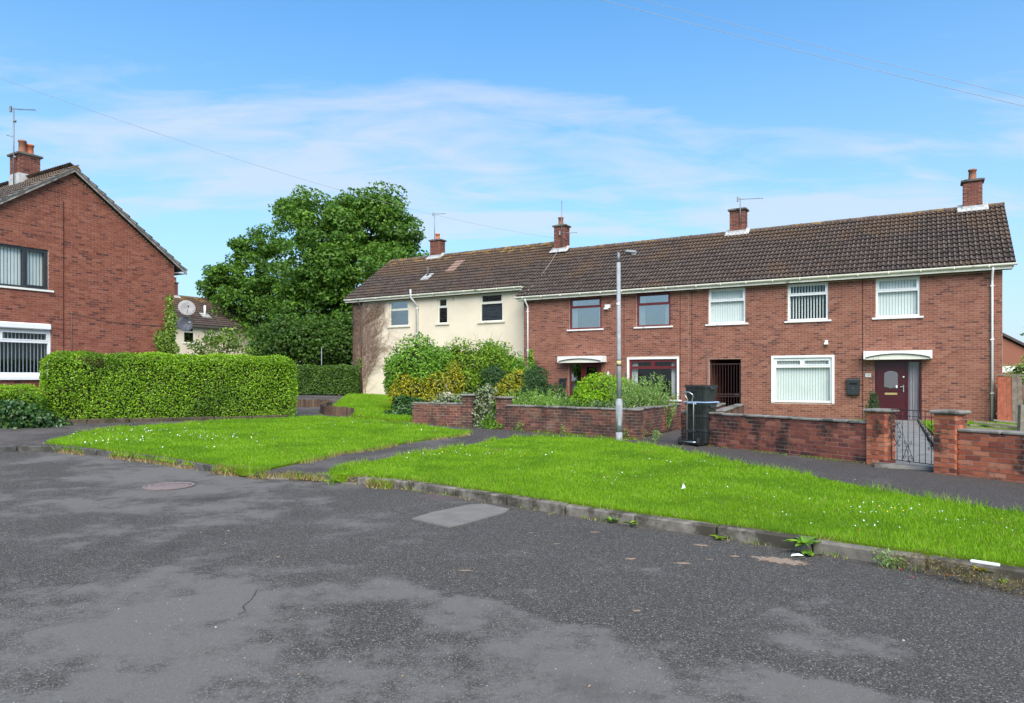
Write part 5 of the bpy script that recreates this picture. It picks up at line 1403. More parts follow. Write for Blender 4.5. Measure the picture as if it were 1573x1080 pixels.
# litter ------------------------------------------------------------------------
a_ = G(1513, 867, .17)
l_ = thing('plastic_strip', 'white plastic strip lying across the grass edge on the right', 'litter', (a_[0], a_[1], float(hgt(*a_)) + .17), rad(-42))
MB().bevbox(-.095, .095, -.018, .018, 0, .022, .006).build('strip', 'litter', l_)
a_ = G(1050, 752, .18)
l_ = thing('litter_scrap', 'crumpled white scrap of litter on the middle of the grass', 'litter', (a_[0], a_[1], float(hgt(*a_)) + .19))
MB().add([(-.028, 0, 0), (.028, .01, .01), (.014, .02, .045), (-.007, 0, .07), (-.02, -.015, .03)], [(0, 1, 2), (0, 2, 3), (0, 3, 4), (0, 4, 2)]).build('paper', 'litter', l_)
a_ = G(1225, 856)
l_ = thing('litter_scrap', 'flat white scrap of litter in the gutter below the dock plant', 'litter', (a_[0], a_[1], .01))
MB().add([(-.06, 0, 0), (-.01, -.02, .01), (.06, 0, .005), (.02, .02, .02), (-.04, .02, .015)], [(0, 1, 2, 3, 4)]).build('paper', 'litter', l_)
for (px, py, m, lab) in ((1384, 877, 'petal', 'small red petal in the gutter'), (1402, 889, 'petal', 'larger red petal on the road by the weeds'), (1456, 886, 'petal_orange', 'orange red petal among the withered kerb weeds'), (1320, 823, 'petal_orange', 'orange leaf lying in the grass near the kerb')):
    gx1, gy1 = G(px, py, .0 if py > 870 else .14)
    o = thing('petal', lab, 'petal', (gx1, gy1, float(hgt(gx1, gy1)) + (.012 if py > 870 else .19)))
    MB().add([(-.013, 0, 0), (0, -.012, .006), (.014, 0, 0), (.003, .012, .008), (0, 0, .012)], [(0, 1, 4), (1, 2, 4), (2, 3, 4), (3, 0, 4)]).build('leaf', m, o)
# potted dwarf conifer behind the pier
cq = at(1341, 625, 14.2)

# ================================================================== PLANTS
def hedge(label, a, b, depth, zt, mat, dens, leaf, rise=.0, group=None, base_off=.05, skirt=.12, name='hedge'):
    a, b = Vector(a), Vector(b); d = b - a; L = d.length; rz = math.atan2(d.y, d.x)
    zb = min(float(hgt(*a)), float(hgt(*b))) + base_off
    o = thing(name, label, 'hedge', (a.x, a.y, zb), rz, group); H = zt - zb
    def cloud(n, fx): return fx(rng.random(n), rng.random(n))
    Cs, Ns = [], []
    def face(n, P, N):
        u, v = rng.random(n), rng.random(n); Cs.append(np.stack(P(u, v), 1)); Ns.append(np.tile(N, (n, 1)))
    face(int(L * H * dens * 1.55), lambda u, v: (u * L, 0 * u, skirt + v * (H - skirt)), (0, -1, .35))
    face(int(L * depth * dens * 1.4), lambda u, v: (u * L, v * depth, 0 * u + H), (0, -.15, 1))
    face(int(depth * H * dens * 1.7), lambda u, v: (0 * u, u * depth, skirt + v * (H - skirt)), (-1, -.2, .35))
    face(int(depth * H * dens * 1.7), lambda u, v: (0 * u + L, u * depth, skirt + v * (H - skirt)), (1, -.2, .35))
    face(int(L * .32 * dens * 2.2), lambda u, v: (u * L, .02 + v * .20, H - .26 + v * .22 - .03 * (u > 2)), (0, -.8, .7))
    face(int(L * H * dens * .5), lambda u, v: (u * L, 0 * u + depth, v * H), (0, 1, .3))
    C = np.concatenate(Cs); N = np.concatenate(Ns)
    # softened edges, gentle bulges and a ragged clipped top
    q = np.stack([np.clip((C[:, 0] - .0) / .55, 0, 1), np.clip((L - C[:, 0]) / .40, 0, 1)], 1).min(1)
    top = np.clip((C[:, 2] - (H - .16)) / .16, 0, 1); fr = np.clip(1 - C[:, 1] / .16, 0, 1)
    C[:, 1] += top * fr * .10 + .07 * np.sin(C[:, 0] * 2.3 + C[:, 2] * 1.7) + .04 * np.sin(C[:, 0] * 5.1 - C[:, 2] * 3.7)
    C[:, 2] += -(1 - q) ** 2 * .24 * np.clip(C[:, 2] / H, 0, 1) ** 2 + (.025 * np.sin(C[:, 0] * 3.1) + .02 * np.sin(C[:, 0] * 7.7)) * (C[:, 2] / H) - top * fr * .05
    C -= N * (rng.random(len(C)) ** 1.4 * .11)[:, None]; C += rng.normal(0, .016, C.shape)
    T = np.clip(rng.normal(.47, .2, len(C)) + .16 * (N[:, 2] > .9), 0, 1)
    link('foliage', leaf_mesh('foliage', C, N, leaf[0], leaf[1], T, .75), mat, o, kind='stuff')
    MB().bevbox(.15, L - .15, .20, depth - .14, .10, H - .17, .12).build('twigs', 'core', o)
    for i in range(int(L / .6)): MB().tube([(.3 + i * .6, depth / 2, -.1), (.3 + i * .6 + R.uniform(-.05, .05), depth / 2, .5)], .03, 5).build('stem', 'bark', o)
    return o
def P2(px, d): return ((px - CXP) / FPX * d, d)
ha, hb_ = P2(64, 17.6), P2(456, 21.4)
hedge('tall clipped bright green hedge running along the lawn in front of the left house', ha, hb_, 1.05, 2.27, 'leaf_hedge', 820, (.062, .036))
hedge('low clipped hedge in front of the left house window, left of the tall hedge', P2(-40, 16.6), P2(66, 17.2), .8, 1.40, 'leaf_hedge', 820, (.06, .036))
hedge('far ivy covered hedge beside the corner of the cream house', P2(446, 37.0), P2(549, 37.2), 1.0, 2.25, 'leaf_hedge_far', 380, (.12, .075), base_off=.1)
# low mossy stone edging under the tall hedge
def curb_strip(label, pts, h, w, mat):
    P = [Vector(p) for p in pts]; c = P[0]; z0 = float(hgt(*c))
    o = thing('stone_edging', label, 'stone edging', (c.x, c.y, z0))
    for a, b in zip(P, P[1:]):
        n = max(1, int((b - a).length / .8))
        for i in range(n):
            p, q = a.lerp(b, i / n), a.lerp(b, (i + 1) / n); d = q - p
            link('edging_stone', MB().bevbox(0, d.length - .015, 0, w, -.1, h, .02).mesh('edging_stone'), mat, o, (p.x - c.x, p.y - c.y, float(hgt(*p)) - z0 + R.uniform(-.01, .01)), (0, 0, math.atan2(d.y, d.x) + R.uniform(-.02, .02)))
curb_strip('low brown stone edging along the foot of the tall hedge', [P2(8, 17.0), P2(64, 17.25), P2(200, 18.4), P2(330, 19.7), P2(444, 21.0)], .20, .14, 'earth_stone')

# ivy at the foot of the low hedge and on the house corner
bush('ivy_clump', 'dark glossy ivy clump at the foot of the low hedge on the far left', 'ivy', [(*P2(30, 16.4), .62, .55, .25, .42), (*P2(58, 16.75), .50, .45, .25, .33), (*P2(12, 16.2), .7, .4, .25, .35), (*P2(84, 17.2), .42, .4, .2, .2)], 'leaf_ivy', 420, (.10, .085), up=.4)
gm_ = [at(262, 470, 25.3), at(264, 490, 25.3), at(262, 510, 25.3), at(258, 528, 25.3), at(247, 522, 24.6), at(262, 545, 25.3)]
bush('climbing_ivy', 'pale green ivy climbing the corner of the left brick house', 'ivy', [(p.x, p.y - .08, p.z, r1, .13, r2) for p, r1, r2 in zip(gm_, (.16, .20, .27, .33, .20, .4), (.42, .35, .4, .4, .35, .5))], 'leaf_ivy_pale', 420, (.10, .075), core=False, stems=1)
# shrub in front of the far house
sp_ = [at(340, 528, 30), at(325, 520, 30), at(362, 530, 30.5), at(350, 512, 29.8), at(382, 540, 30.5), at(310, 538, 29.6), at(300, 530, 31)]
bush('flowering_shrub', 'loose light green shrub rising behind the tall hedge before the far house', 'shrub', [(p.x, p.y, p.z, r, r * .9, r * .75) for p, r in zip(sp_, (.75, .5, .5, .38, .4, .5, .35))], 'leaf_ivy_pale', 70, (.17, .085), core=False, stems=6, jit=.9, inner=.3, bump=.3)

# the mixed shrubs over the short wall
A = lambda px, py, d, rx, ry, rz: (*at(px, py, d), rx, ry, rz)
bush('round_shrub', 'big rounded dark green shrub in front of the cream house', 'shrub', [A(640, 556, 25.2, 1.02, .85, .92), A(612, 572, 25.0, .55, .6, .65), A(668, 560, 25.4, .7, .7, .7), A(655, 582, 25.0, .75, .7, .6), A(608, 590, 25.1, .45, .5, .45), A(622, 610, 25, .4, .5, .5)], 'leaf_bush', 300, (.13, .062), bump=.1, up=.5)
bush('golden_shrub', 'golden yellow shrub growing beneath the rounded dark green shrub', 'shrub', [A(640, 600, 24.3, .75, .45, .42), A(672, 592, 24.4, .55, .4, .42), A(612, 604, 24.4, .4, .4, .38), A(655, 618, 24.2, .6, .4, .35), A(697, 574, 24.7, .30, .35, .42), A(700, 590, 24.5, .35, .35, .4), A(620, 622, 24.2, .45, .4, .35), A(620, 586, 24.6, .25, .3, .3)], 'leaf_gold', 330, (.085, .048), bump=.3, jit=.8, up=.4, k=.5)
bush('leafy_shrub', 'yellowish green leafy shrub right of the rounded one before the cream house', 'shrub', [A(722, 560, 26.2, .85, .8, .80), A(750, 562, 26.6, .8, .8, .78), A(715, 590, 25.6, .7, .6, .6), A(745, 592, 25.6, .7, .6, .6), A(700, 548, 26.4, .5, .5, .48)], 'leaf_yellowgreen', 300, (.12, .055), bump=.28, up=.5, jit=.8)
bush('laurel_shrub', 'mid green shrub spreading to the right against the cream wall', 'shrub', [A(765, 560, 27.6, .8, .7, .72), A(788, 570, 27.6, .62, .6, .72), A(800, 584, 27.2, .5, .5, .6), A(775, 585, 27.0, .7, .6, .6), A(755, 542, 27.8, .45, .4, .42)], 'leaf_bush', 260, (.14, .06), bump=.25, up=.5, jit=.8)
bush('golden_shrub', 'small golden yellow shrub at the foot of the mid green shrub', 'shrub', [A(780, 597, 24.6, .42, .35, .42), A(795, 582, 25.0, .25, .25, .42), A(768, 607, 24.6, .3, .3, .3)], 'leaf_gold', 330, (.09, .045), bump=.3, jit=.8, up=.4, k=.5)
bush('conifer_shrub', 'dark feathery conifer shrub left of the small letter box', 'shrub', [A(812, 590, 26.5, .7, .6, .55), A(840, 605, 26.6, .62, .6, .45), A(826, 578, 27.2, .4, .4, .45), A(795, 600, 26, .5, .5, .5), A(860, 616, 26.5, .5, .5, .3), A(758, 578, 25.2, .5, .4, .4)], 'leaf_conifer', 480, (.17, .03), bump=.2, up=.6, jit=.5)
ix = [at(812, 548, 30.6), at(813, 560, 30.6), at(815, 572, 30.6), at(817, 584, 30.6)]
bush('climbing_ivy', 'narrow column of ivy climbing beside the white downpipe of the middle house', 'ivy', [(p.x + .1, p.y, p.z, r, .14, .32) for p, r in zip(ix, (.12, .17, .22, .26))], 'leaf_bush', 420, (.10, .07), core=False, stems=1)
bush('ivy_clump', 'dark ivy hanging over the left end of the short garden wall', 'ivy', [A(628, 630, 22.8, .42, .35, .38), A(612, 640, 22.7, .38, .3, .30), A(640, 624, 22.9, .35, .35, .25), A(618, 622, 23.0, .35, .3, .3), A(626, 643, 22.5, .25, .2, .22)], 'leaf_ivy', 420, (.12, .10), up=.4)
bush('weed_clump', 'low dark leafy weed on the lawn left of the short garden wall', 'weed', [A(592, 640, 22.9, .22, .2, .2), A(602, 641, 22.8, .2, .18, .16), A(583, 643, 22.8, .13, .12, .12)], 'leaf_ivy', 420, (.11, .05), up=.7, jit=.8)
vg = (Vector(W5b) + Vector(W3a)) / 2
bush('variegated_shrub', 'pale variegated shrub filling the gateway between the two piers', 'shrub', [(vg.x - .10, vg.y + .15, .55, .34, .25, .42), (vg.x - .06, vg.y + .2, .95, .32, .25, .36), (vg.x - .12, vg.y + .1, .30, .26, .2, .26), (vg.x + .1, vg.y + .4, 1.18, .2, .2, .22), (vg.x - .5, vg.y + .7, .95, .45, .3, .22), (vg.x - 1.2, vg.y + 1.0, .88, .45, .3, .22)], 'leaf_varieg', 420, (.085, .05), bump=.25, up=.4, jit=.9)
bush('weed_clump', 'green weeds at the foot of the right gateway pier by the variegated shrub', 'weed', [(W3a[0] - .22, W3a[1] - .05, .30, .18, .16, .28), (W3a[0] - .05, W3a[1] - .22, .22, .2, .15, .14), (W3a[0] - .35, W3a[1] + .1, .25, .2, .2, .24)], 'leaf_bush', 420, (.12, .025), up=.9, jit=.7, core=False)
# middle garden
bush('rounded_bush', 'clipped rounded lime green bush behind the lamp post', 'bush', [A(924, 606, 20.0, .80, .70, .62), A(902, 615, 19.8, .48, .5, .42), A(952, 608, 20.0, .55, .5, .52), A(930, 622, 19.6, .8, .5, .4), A(972, 614, 20.0, .45, .4, .42)], 'leaf_lime', 620, (.075, .044), bump=.06, up=.7)
def spikes(name, label, cat, spots, mat, n, h, leaf, lean=.35, base=.12):
    cx = sum(s[0] for s in spots) / len(spots); cy = sum(s[1] for s in spots) / len(spots)
    o = thing(name, label, cat, (cx, cy, base)); C, D, T = [], [], []
    st = MB()
    for (x, y, r, hh) in spots:
        for i in range(n):
            a, q = R.uniform(0, 6.28), r * math.sqrt(R.random()); bx_, by_ = x - cx + q * math.cos(a), y - cy + q * math.sin(a)
            dv_ = Vector((math.cos(a) * lean * q / r + R.uniform(-.15, .15), math.sin(a) * lean * q / r + R.uniform(-.15, .15), 1)).normalized(); H = hh * R.uniform(.6, 1.05)
            st.tube([(bx_, by_, 0), Vector((bx_, by_, 0)) + dv_ * H], [.006, .003], 3, cap=False)
            m = int(H / h)
            for k in range(m):
                p = Vector((bx_, by_, 0)) + dv_ * (H * (.15 + .85 * k / max(1, m - 1)))
                sd = Vector((R.uniform(-1, 1), R.uniform(-1, 1), R.uniform(.2, 1.2))).normalized()
                C.append(p + sd * leaf[0] * .45); D.append(sd); T.append(min(1, max(0, R.gauss(.5, .22))))
    st.build('stems', mat, o, kind='stuff')
    C = np.array(C); link('foliage', leaf_mesh('foliage', C, rng.normal(0, 1, C.shape) + np.array((0, -.5, .5)), leaf[0], leaf[1], np.array(T), .3, np.array(D)), mat, o, kind='stuff')
    return o
def S(px, d, r, h): return (*P2(px, d), r, h)
spikes('willowy_shrub', 'tall grey green willowy shrub in front of the maroon bay window', 'shrub', [S(972, 19.3, .45, 1.55), S(990, 19.2, .35, 1.45), S(960, 19.6, .35, 1.15), S(1008, 19.3, .35, 1.05), S(945, 19.3, .35, .85), S(980, 19.0, .4, 1.1)], 'leaf_spiky', 80, .03, (.095, .030))
spikes('herb_border', 'tangle of tall herbs and small white flowers behind the weathered wall', 'plants', [S(800, 21.2, .5, 1.02), S(825, 21.0, .5, 1.0), S(850, 20.6, .5, .95), S(872, 20.2, .5, .92), S(895, 19.8, .45, .92), S(915, 19.4, .4, .85), S(812, 21.8, .5, 1.12), S(838, 21.4, .5, 1.08)], 'leaf_herb', 70, .035, (.095, .022))
spikes('flower_border', 'low pale plants with white flower heads at the corner of the weathered wall', 'plants', [S(955, 18.4, .3, .82), S(978, 18.7, .25, .84), S(938, 18.6, .3, .84), S(992, 19.4, .25, .86), S(1012, 20.3, .25, .9)], 'leaf_varieg', 40, .04, (.07, .032))
spikes('herb_border', 'dark grey blue low plants along the middle of the weathered wall top', 'plants', [S(905, 18.9, .35, .88), S(925, 18.6, .35, .86), S(885, 19.3, .35, .85)], 'leaf_conifer', 60, .035, (.08, .02))
# dwarf conifer seen over the left gate pier, plants at the right
q = at(1341, 612, 13.3)
bush('dwarf_conifer', 'small blue green dwarf conifer seen above the left gate pier', 'shrub', [(q.x, q.y, q.z, .10, .10, .15), (q.x, q.y, q.z - .22, .15, .15, .22), (q.x - .03, q.y, q.z - .5, .17, .17, .3)], 'leaf_conifer', 1500, (.055, .010), up=.7, jit=.5)
q = at(1570, 572, 25)
bush('garden_shrub', 'light green shrub showing above the red board fence', 'shrub', [(q.x, q.y, q.z - .05, .55, .4, .4), (q.x + .6, q.y, q.z + .2, .6, .5, .5), (q.x - .25, q.y, q.z - .25, .35, .3, .25)], 'leaf_spiky', 320, (.09, .045), jit=.8, bump=.25)
q = at(1574, 505, 27)
bush('tree_sprig', 'dark leafy sprig poking into view at the right edge', 'branch', [(q.x + .12, q.y, q.z + .05, .14, .1, .1), (q.x + .02, q.y, q.z - .22, .14, .08, .06), (q.x + .4, q.y, q.z - .1, .2, .2, .3)], 'leaf_tree', 70, (.14, .07), core=False, stems=0, base=q.z - 3.2, jit=.9)
MB().tube([(.15, 0, 0), (.12, 0, 2.2), (-.05, 0, 3.0)], [.03, .02, .008], 5).build('stem', 'bark', [o for o in COL.objects if o.name == 'tree_sprig'][0])

# dead creeper on the cream house -----------------------------------------------
cr = thing('dead_creeper', 'leafless brown creeper spreading over the corner of the cream house', 'creeper', tuple(fCc(.3, -.03, -.4)), TH)
vm = MB(); stems_ = MB()
def vine(x, z, ang, L, r, depth):
    p = [(x, -.02, z)]; a = ang
    n = int(L / .12)
    for i in range(n):
        a += R.uniform(-.25, .25); x += .12 * math.cos(a); z += .12 * math.sin(a)
        if x < -.12 or z > 5.35: break
        p.append((x, -.015 - R.random() * .03, z))
        if depth and R.random() < .42: vine(x, z, a + R.choice((-1, 1)) * R.uniform(.3, .9), L * R.uniform(.25, .5), r * .6, depth - 1)
    if len(p) > 1: vm.tube(p, [r * (1 - .6 * k / len(p)) for k in range(len(p))], 3, cap=False, smooth=False)
for i in range(26): vine(R.uniform(-.02, .68), R.uniform(.3, 2.6), R.uniform(1.3, 1.75), R.uniform(2.0, 4.2), .011, 2)
for i in range(22): vine(R.uniform(.65, .95), R.uniform(1.2, 4.0), R.uniform(.75, 1.25), R.uniform(1.0, 2.3), .009, 2)
for i in range(14): vine(R.uniform(.8, 2.2), 5.4 + .0, -R.uniform(1.7, 2.3), R.uniform(1.0, 2.4), .008, 1)
vm.build('branches', 'vine', cr, kind='stuff')
for i in range(3): MB().tube([(.2 + .15 * i, -.03, .05), (.25 + .12 * i, -.04, 1.5), (.2 + .16 * i, -.03, 3.2)], [.03, .022, .012], 6).build('stem', 'vine', cr)
n = 2600; xs = rng.random(n) ** 1.3; C = np.stack([xs * 2.1 - .05, np.full(n, -.045) - rng.random(n) * .04, 5.35 - rng.random(n) * (1.4 - xs * .9) - (rng.random(n) < .5) * (xs < .34) * rng.random(n) * 3.0], 1)
link('dry_leaves', leaf_mesh('dry_leaves', C, np.tile((0, -1, .2), (n, 1)), .055, .03, None, .8), 'vine', cr, kind='stuff')
bush('climbing_ivy', 'small green ivy sprig at the foot of the cream house brick pier', 'ivy', [(*fCc(.62, -.12, 1.75), .16, .1, .30), (*fCc(.5, -.12, 1.25), .2, .1, .25)], 'leaf_ivy_pale', 300, (.09, .06), core=False, stems=1)
# twigs above the shrubs against the cream wall
tw = thing('bare_twigs', 'few bare twigs sticking up from the shrubs against the cream wall', 'twigs', tuple(at(745, 545, 28)))
for i in range(6): MB().tube([(R.uniform(-.4, .6), 0, -.6), (R.uniform(-.5, .7), R.uniform(-.1, .1), R.uniform(.5, 1.1))], [.010, .005], 4).build('twig', 'vine', tw)

# trees -----------------------------------------------------------------------------
def tree(label, base, trunk_h, trunk_r, lobes, mat, nclump, nleaf, leaf, group='trees behind the houses', crad=(.9, 1.5), name='broadleaf_tree', zmin=2.5):
    bx_, by_ = base; bz_ = float(hgt(bx_, by_))
    o = thing(name, label, 'tree', (bx_, by_, bz_), group=group)
    top = Vector((0, 0, trunk_h))
    MB().tube([(0, 0, -.3), (0, 0, .4), (.1, .05, trunk_h * .5), top], [trunk_r * 1.5, trunk_r * 1.1, trunk_r * .95, trunk_r * .7], 12).build('trunk', 'bark', o)
    LB = [(Vector(l[:3]) - Vector((bx_, by_, bz_)), l[3] * .95, l[4], l[5] * .95) for l in lobes]
    tot = sum(l[1] * l[3] for l in LB); Cs, Ns, Ts = [], [], []
    for c, rx, ry, rz in LB:
        mid = top.lerp(c, .5) + Vector((R.uniform(-.6, .6), R.uniform(-.6, .6), .4))
        MB().tube([top * .85, mid, c], [trunk_r * .45, trunk_r * .28, trunk_r * .10], 7).build('limb', 'bark', o)
        m = max(6, int(nclump * rx * rz / tot))
        for i in range(m):
            D = rng.normal(0, 1, 3); D /= np.linalg.norm(D)
            rr_ = (.42 + .72 * rng.random() ** .7)
            cc = np.array(c) + D * np.array((rx, ry, rz)) * rr_
            cr_ = rng.uniform(*crad); k = int(nleaf * rng.uniform(.6, 1.2))
            d = unit(rng.normal(0, 1, (k, 3))); r_ = (.35 + .65 * rng.random(k) ** .5)[:, None]
            pts = cc + d * r_ * np.array((cr_, cr_, cr_ * .62))
            Cs.append(pts); Ns.append(d * .7 + np.array((0, 0, .7)) + D * .3)
            Ts.append(np.clip(rng.normal(.48, .18, k) + rng.normal(0, .13), 0, 1))
    C = np.concatenate(Cs); N = np.concatenate(Ns); T = np.concatenate(Ts)
    ok = C[:, 2] > zmin; C, N, T = C[ok], N[ok], T[ok]
    link('crown', leaf_mesh('crown', C, N, leaf[0], leaf[1], T, .7), mat, o, kind='stuff')
    return o
def Lb(px, py, d, rpx, rpy, ry=None): 
    k = d / FPX; return (*at(px, py, d), rpx * k, (ry or rpx * k * .9), rpy * k)
D1 = 58
tree('huge spreading broadleaf tree towering behind the cream house', P2(545, 60), 5.0, .55,
     [Lb(540, 345, D1, 72, 42), Lb(490, 335, D1 - 2, 58, 40), Lb(598, 355, D1, 44, 48), Lb(575, 320, D1, 48, 26), Lb(560, 425, D1 - 2, 92, 62), Lb(620, 395, D1 + 1, 30, 42), Lb(500, 410, D1 - 3, 75, 58), Lb(480, 480, D1 - 3, 70, 45), Lb(545, 490, D1 - 2, 80, 48), Lb(445, 325, D1 - 1, 26, 20), Lb(520, 535, D1 - 2, 70, 26)],
     'leaf_tree', 640, 115, (.32, .20), crad=(.6, 1.25))
tree('lower spreading broadleaf tree at the left side of the huge one', P2(415, 64), 4.0, .35,
     [Lb(385, 415, 62, 44, 46), Lb(350, 440, 62, 36, 36), Lb(405, 375, 62, 38, 24), Lb(420, 440, 61, 48, 60), Lb(378, 472, 62, 46, 34), Lb(425, 500, 60, 40, 40), Lb(332, 452, 63, 20, 24)],
     'leaf_tree', 260, 110, (.32, .20), crad=(.5, 1.1))
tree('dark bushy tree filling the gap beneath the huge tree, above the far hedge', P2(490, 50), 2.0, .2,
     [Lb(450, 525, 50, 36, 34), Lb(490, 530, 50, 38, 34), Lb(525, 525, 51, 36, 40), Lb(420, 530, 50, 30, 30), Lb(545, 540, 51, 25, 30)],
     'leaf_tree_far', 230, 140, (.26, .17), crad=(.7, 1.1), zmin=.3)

# grass --------------------------------------------------------------------------------
def vnoise(x, y, s): return .5 + .25 * (np.sin(x * s + 1.3 * np.sin(y * s * .7)) + np.sin(y * s * 1.13 + 1.7 * np.sin(x * s * .83)))
def blades(name, label_, poly, off, dens, mat='grass', h=(.020, .050), w=.007, near=None, edge_keep=None):
    A = np.array(poly); lo, hi = A.min(0), A.max(0)
    n = int((hi[0] - lo[0]) * (hi[1] - lo[1]) * dens)
    P = lo + rng.random((n, 2)) * (hi - lo); P = P[inside(poly, P)]
    dist = np.hypot(P[:, 0], P[:, 1])
    keep = np.clip((7.5 / dist) ** 1.3, .12, 1); P = P[rng.random(len(P)) < keep]; dist = np.hypot(P[:, 0], P[:, 1])
    x, y = P[:, 0], P[:, 1]; m = len(P)
    z = hgt(x, y) + off - .005
    lum = vnoise(x, y, 2.1) * .6 + vnoise(x + 3, y, 5.3) * .4
    H = rng.uniform(*h, m) * (.65 + .7 * lum); W = w * np.clip(dist / 8, .8, 2.6) * rng.uniform(.7, 1.3, m)
    a = rng.uniform(0, 2 * np.pi, m); l = rng.uniform(0, 2 * np.pi, m); q = rng.random(m) * .75 * H
    V = np.empty((m, 3, 3), np.float32)
    V[:, 0] = np.stack([x - np.cos(a) * W / 2, y - np.sin(a) * W / 2, z], 1)
    V[:, 1] = np.stack([x + np.cos(a) * W / 2, y + np.sin(a) * W / 2, z], 1)
    V[:, 2] = np.stack([x + np.cos(l) * q, y + np.sin(l) * q, z + H], 1)
    T = np.clip(rng.normal(.42, .17, m) + .25 * (lum - .5) + (rng.random(m) < .025) * .6, 0, 1)
    return link(name, mesh_np(name, V.reshape(-1, 3), np.arange(3 * m).reshape(-1, 3), T), mat, kind='stuff')
blades('grass', '', VR, OFF_V, 5200)
blades('grass', '', VL, OFF_V, 5200, h=(.025, .058))
blades('grass', '', LAWN2, .16, 4200, h=(.05, .12), w=.009)
blades('grass', '', LAWNR, .14, 2500, h=(.04, .10))
# ragged tufts along the edges of the verges
def fringe(line, off, mat, dens, h, spread, name='edge_grass', w=.008, side=0):
    C = []; 
    for a, b in zip(line, line[1:]):
        a, b = Vector(a), Vector(b); L = (b - a).length; nn = Vector((-(b - a).y, (b - a).x)).normalized()
        for _ in range(int(L * dens)):
            p = a.lerp(b, R.random()) + nn * (R.gauss(0, spread) + side); C.append((p.x, p.y))
    P = np.array(C); x, y = P[:, 0], P[:, 1]; m = len(P); z = hgt(x, y) + off
    keep = vnoise(x, y, 3.7) * .5 + vnoise(x, y, 9.1) * .5 > .42; P = P[keep]; x, y, z = x[keep], y[keep], z[keep]; m = len(P)
    H = rng.uniform(*h, m); W = w * np.clip(np.hypot(x, y) / 8, .8, 2.4); a = rng.uniform(0, 6.28, m); l = rng.uniform(0, 6.28, m); q = rng.random(m) * 1.0 * H
    V = np.empty((m, 3, 3), np.float32)
    V[:, 0] = np.stack([x - np.cos(a) * W / 2, y - np.sin(a) * W / 2, z], 1); V[:, 1] = np.stack([x + np.cos(a) * W / 2, y + np.sin(a) * W / 2, z], 1)
    V[:, 2] = np.stack([x + np.cos(l) * q, y + np.sin(l) * q, z + H], 1)
    link(name, mesh_np(name, V.reshape(-1, 3), np.arange(3 * m).reshape(-1, 3), rng.random(m)), mat, kind='stuff')
fringe([G(x, y, OFF_V) for x, y in vr_back], OFF_P, 'grass', 260, (.06, .15), .05)
fringe([G(x, y, OFF_V) for x, y in vr_back[12:]], OFF_P - .02, 'straw', 160, (.02, .06), .05, 'dry_grass')
tipl = [G(540, 714, .1), G(520, 723, .1), G(510, 731, .1), G(520, 735, .1), G(548, 734, .1)]
fringe(tipl, .085, 'grass', 1300, (.04, .11), .045)
for nm, lab, mt, pts in (('dry_tuft', 'straw coloured dry grass tuft at the left tip of the right kerb', 'straw', ((546, 743, .14, .11), (564, 744, .13, .10), (582, 747, .10, .07))),
                         ('grass_tuft', 'long green grass tuft spilling off the tip of the right verge', 'leaf_lime', ((500, 738, .15, .09), (514, 740, .17, .13), (530, 742, .15, .12)))):
    ps = [G(x, y) for x, y, *_ in pts]
    bush(nm, lab, 'grass tuft', [(p[0], p[1], .05, q[2], .10, q[3]) for p, q in zip(ps, pts)], mt, 2600, (.085, .008), core=False, stems=0, up=.3, jit=.9, base=.0, inner=.1)
tipr = [G(496, 741), G(512, 744), G(530, 745), G(552, 746), G(575, 748), G(600, 751)]
fringe(tipr, .0, 'grass', 1000, (.06, .17), .03)
fringe(tipr[2:], .0, 'straw', 1500, (.05, .14), .04, 'dry_grass', .010)
fringe([G(420, 730), G(450, 735), G(498, 738)], .0, 'straw', 900, (.04, .10), .03, 'dry_grass', .010)
fringe([G(x, y, .1) for x, y in ((340, 716), (380, 722), (410, 724), (432, 719))], .07, 'straw', 1100, (.04, .10), .06, 'dry_grass', .010)
fringe([G(x, y, OFF_V) for x, y in vl_px[4:]], OFF_P, 'grass', 260, (.05, .13), .05)
fringe([G(x, y, OFF_V) for x, y in vl_px[6:14]], OFF_P, 'straw', 700, (.02, .07), .06, 'dry_grass')
fringe(offset_line(KR, .12), OFF_K - .02, 'grass', 420, (.05, .11), .03)
fringe(offset_line(KR, .09), OFF_K - .02, 'straw', 120, (.02, .06), .03, 'dry_grass')
fringe(KR, .0, 'grass', 26, (.02, .08), .015, 'kerb_weeds', .012, -.02)
fringe(KR, .0, 'straw', 60, (.01, .03), .03, 'dry_grass', .012, -.04)
fringe(KL[2:], .0, 'straw', 420, (.03, .10), .05, 'dry_grass', .010, -.04)
fringe(KL[2:], .06, 'grass', 300, (.04, .12), .06)
fringe([KL[-1], apron[0], apron[1], KR[0], KR[1]], .02, 'straw', 900, (.04, .12), .07, 'dry_grass', .010)
fringe([KL[-1], apron[0], apron[1], KR[0], KR[1]], .03, 'grass', 300, (.05, .12), .06)
wl_line = [W3a, W3b, W4b.xy]
fringe(offset_line([W3a, W3b], -.05), OFF_P, 'leaf_yellowgreen', 150, (.02, .10), .04, 'wall_foot_moss')
fringe(offset_line([W1a, W1b], -.05), OFF_P, 'leaf_yellowgreen', 120, (.01, .05), .03, 'wall_foot_moss')
fringe(offset_line([W5a, W5b], -.05), OFF_P, 'leaf_brown', 150, (.02, .10), .04, 'wall_foot_moss')
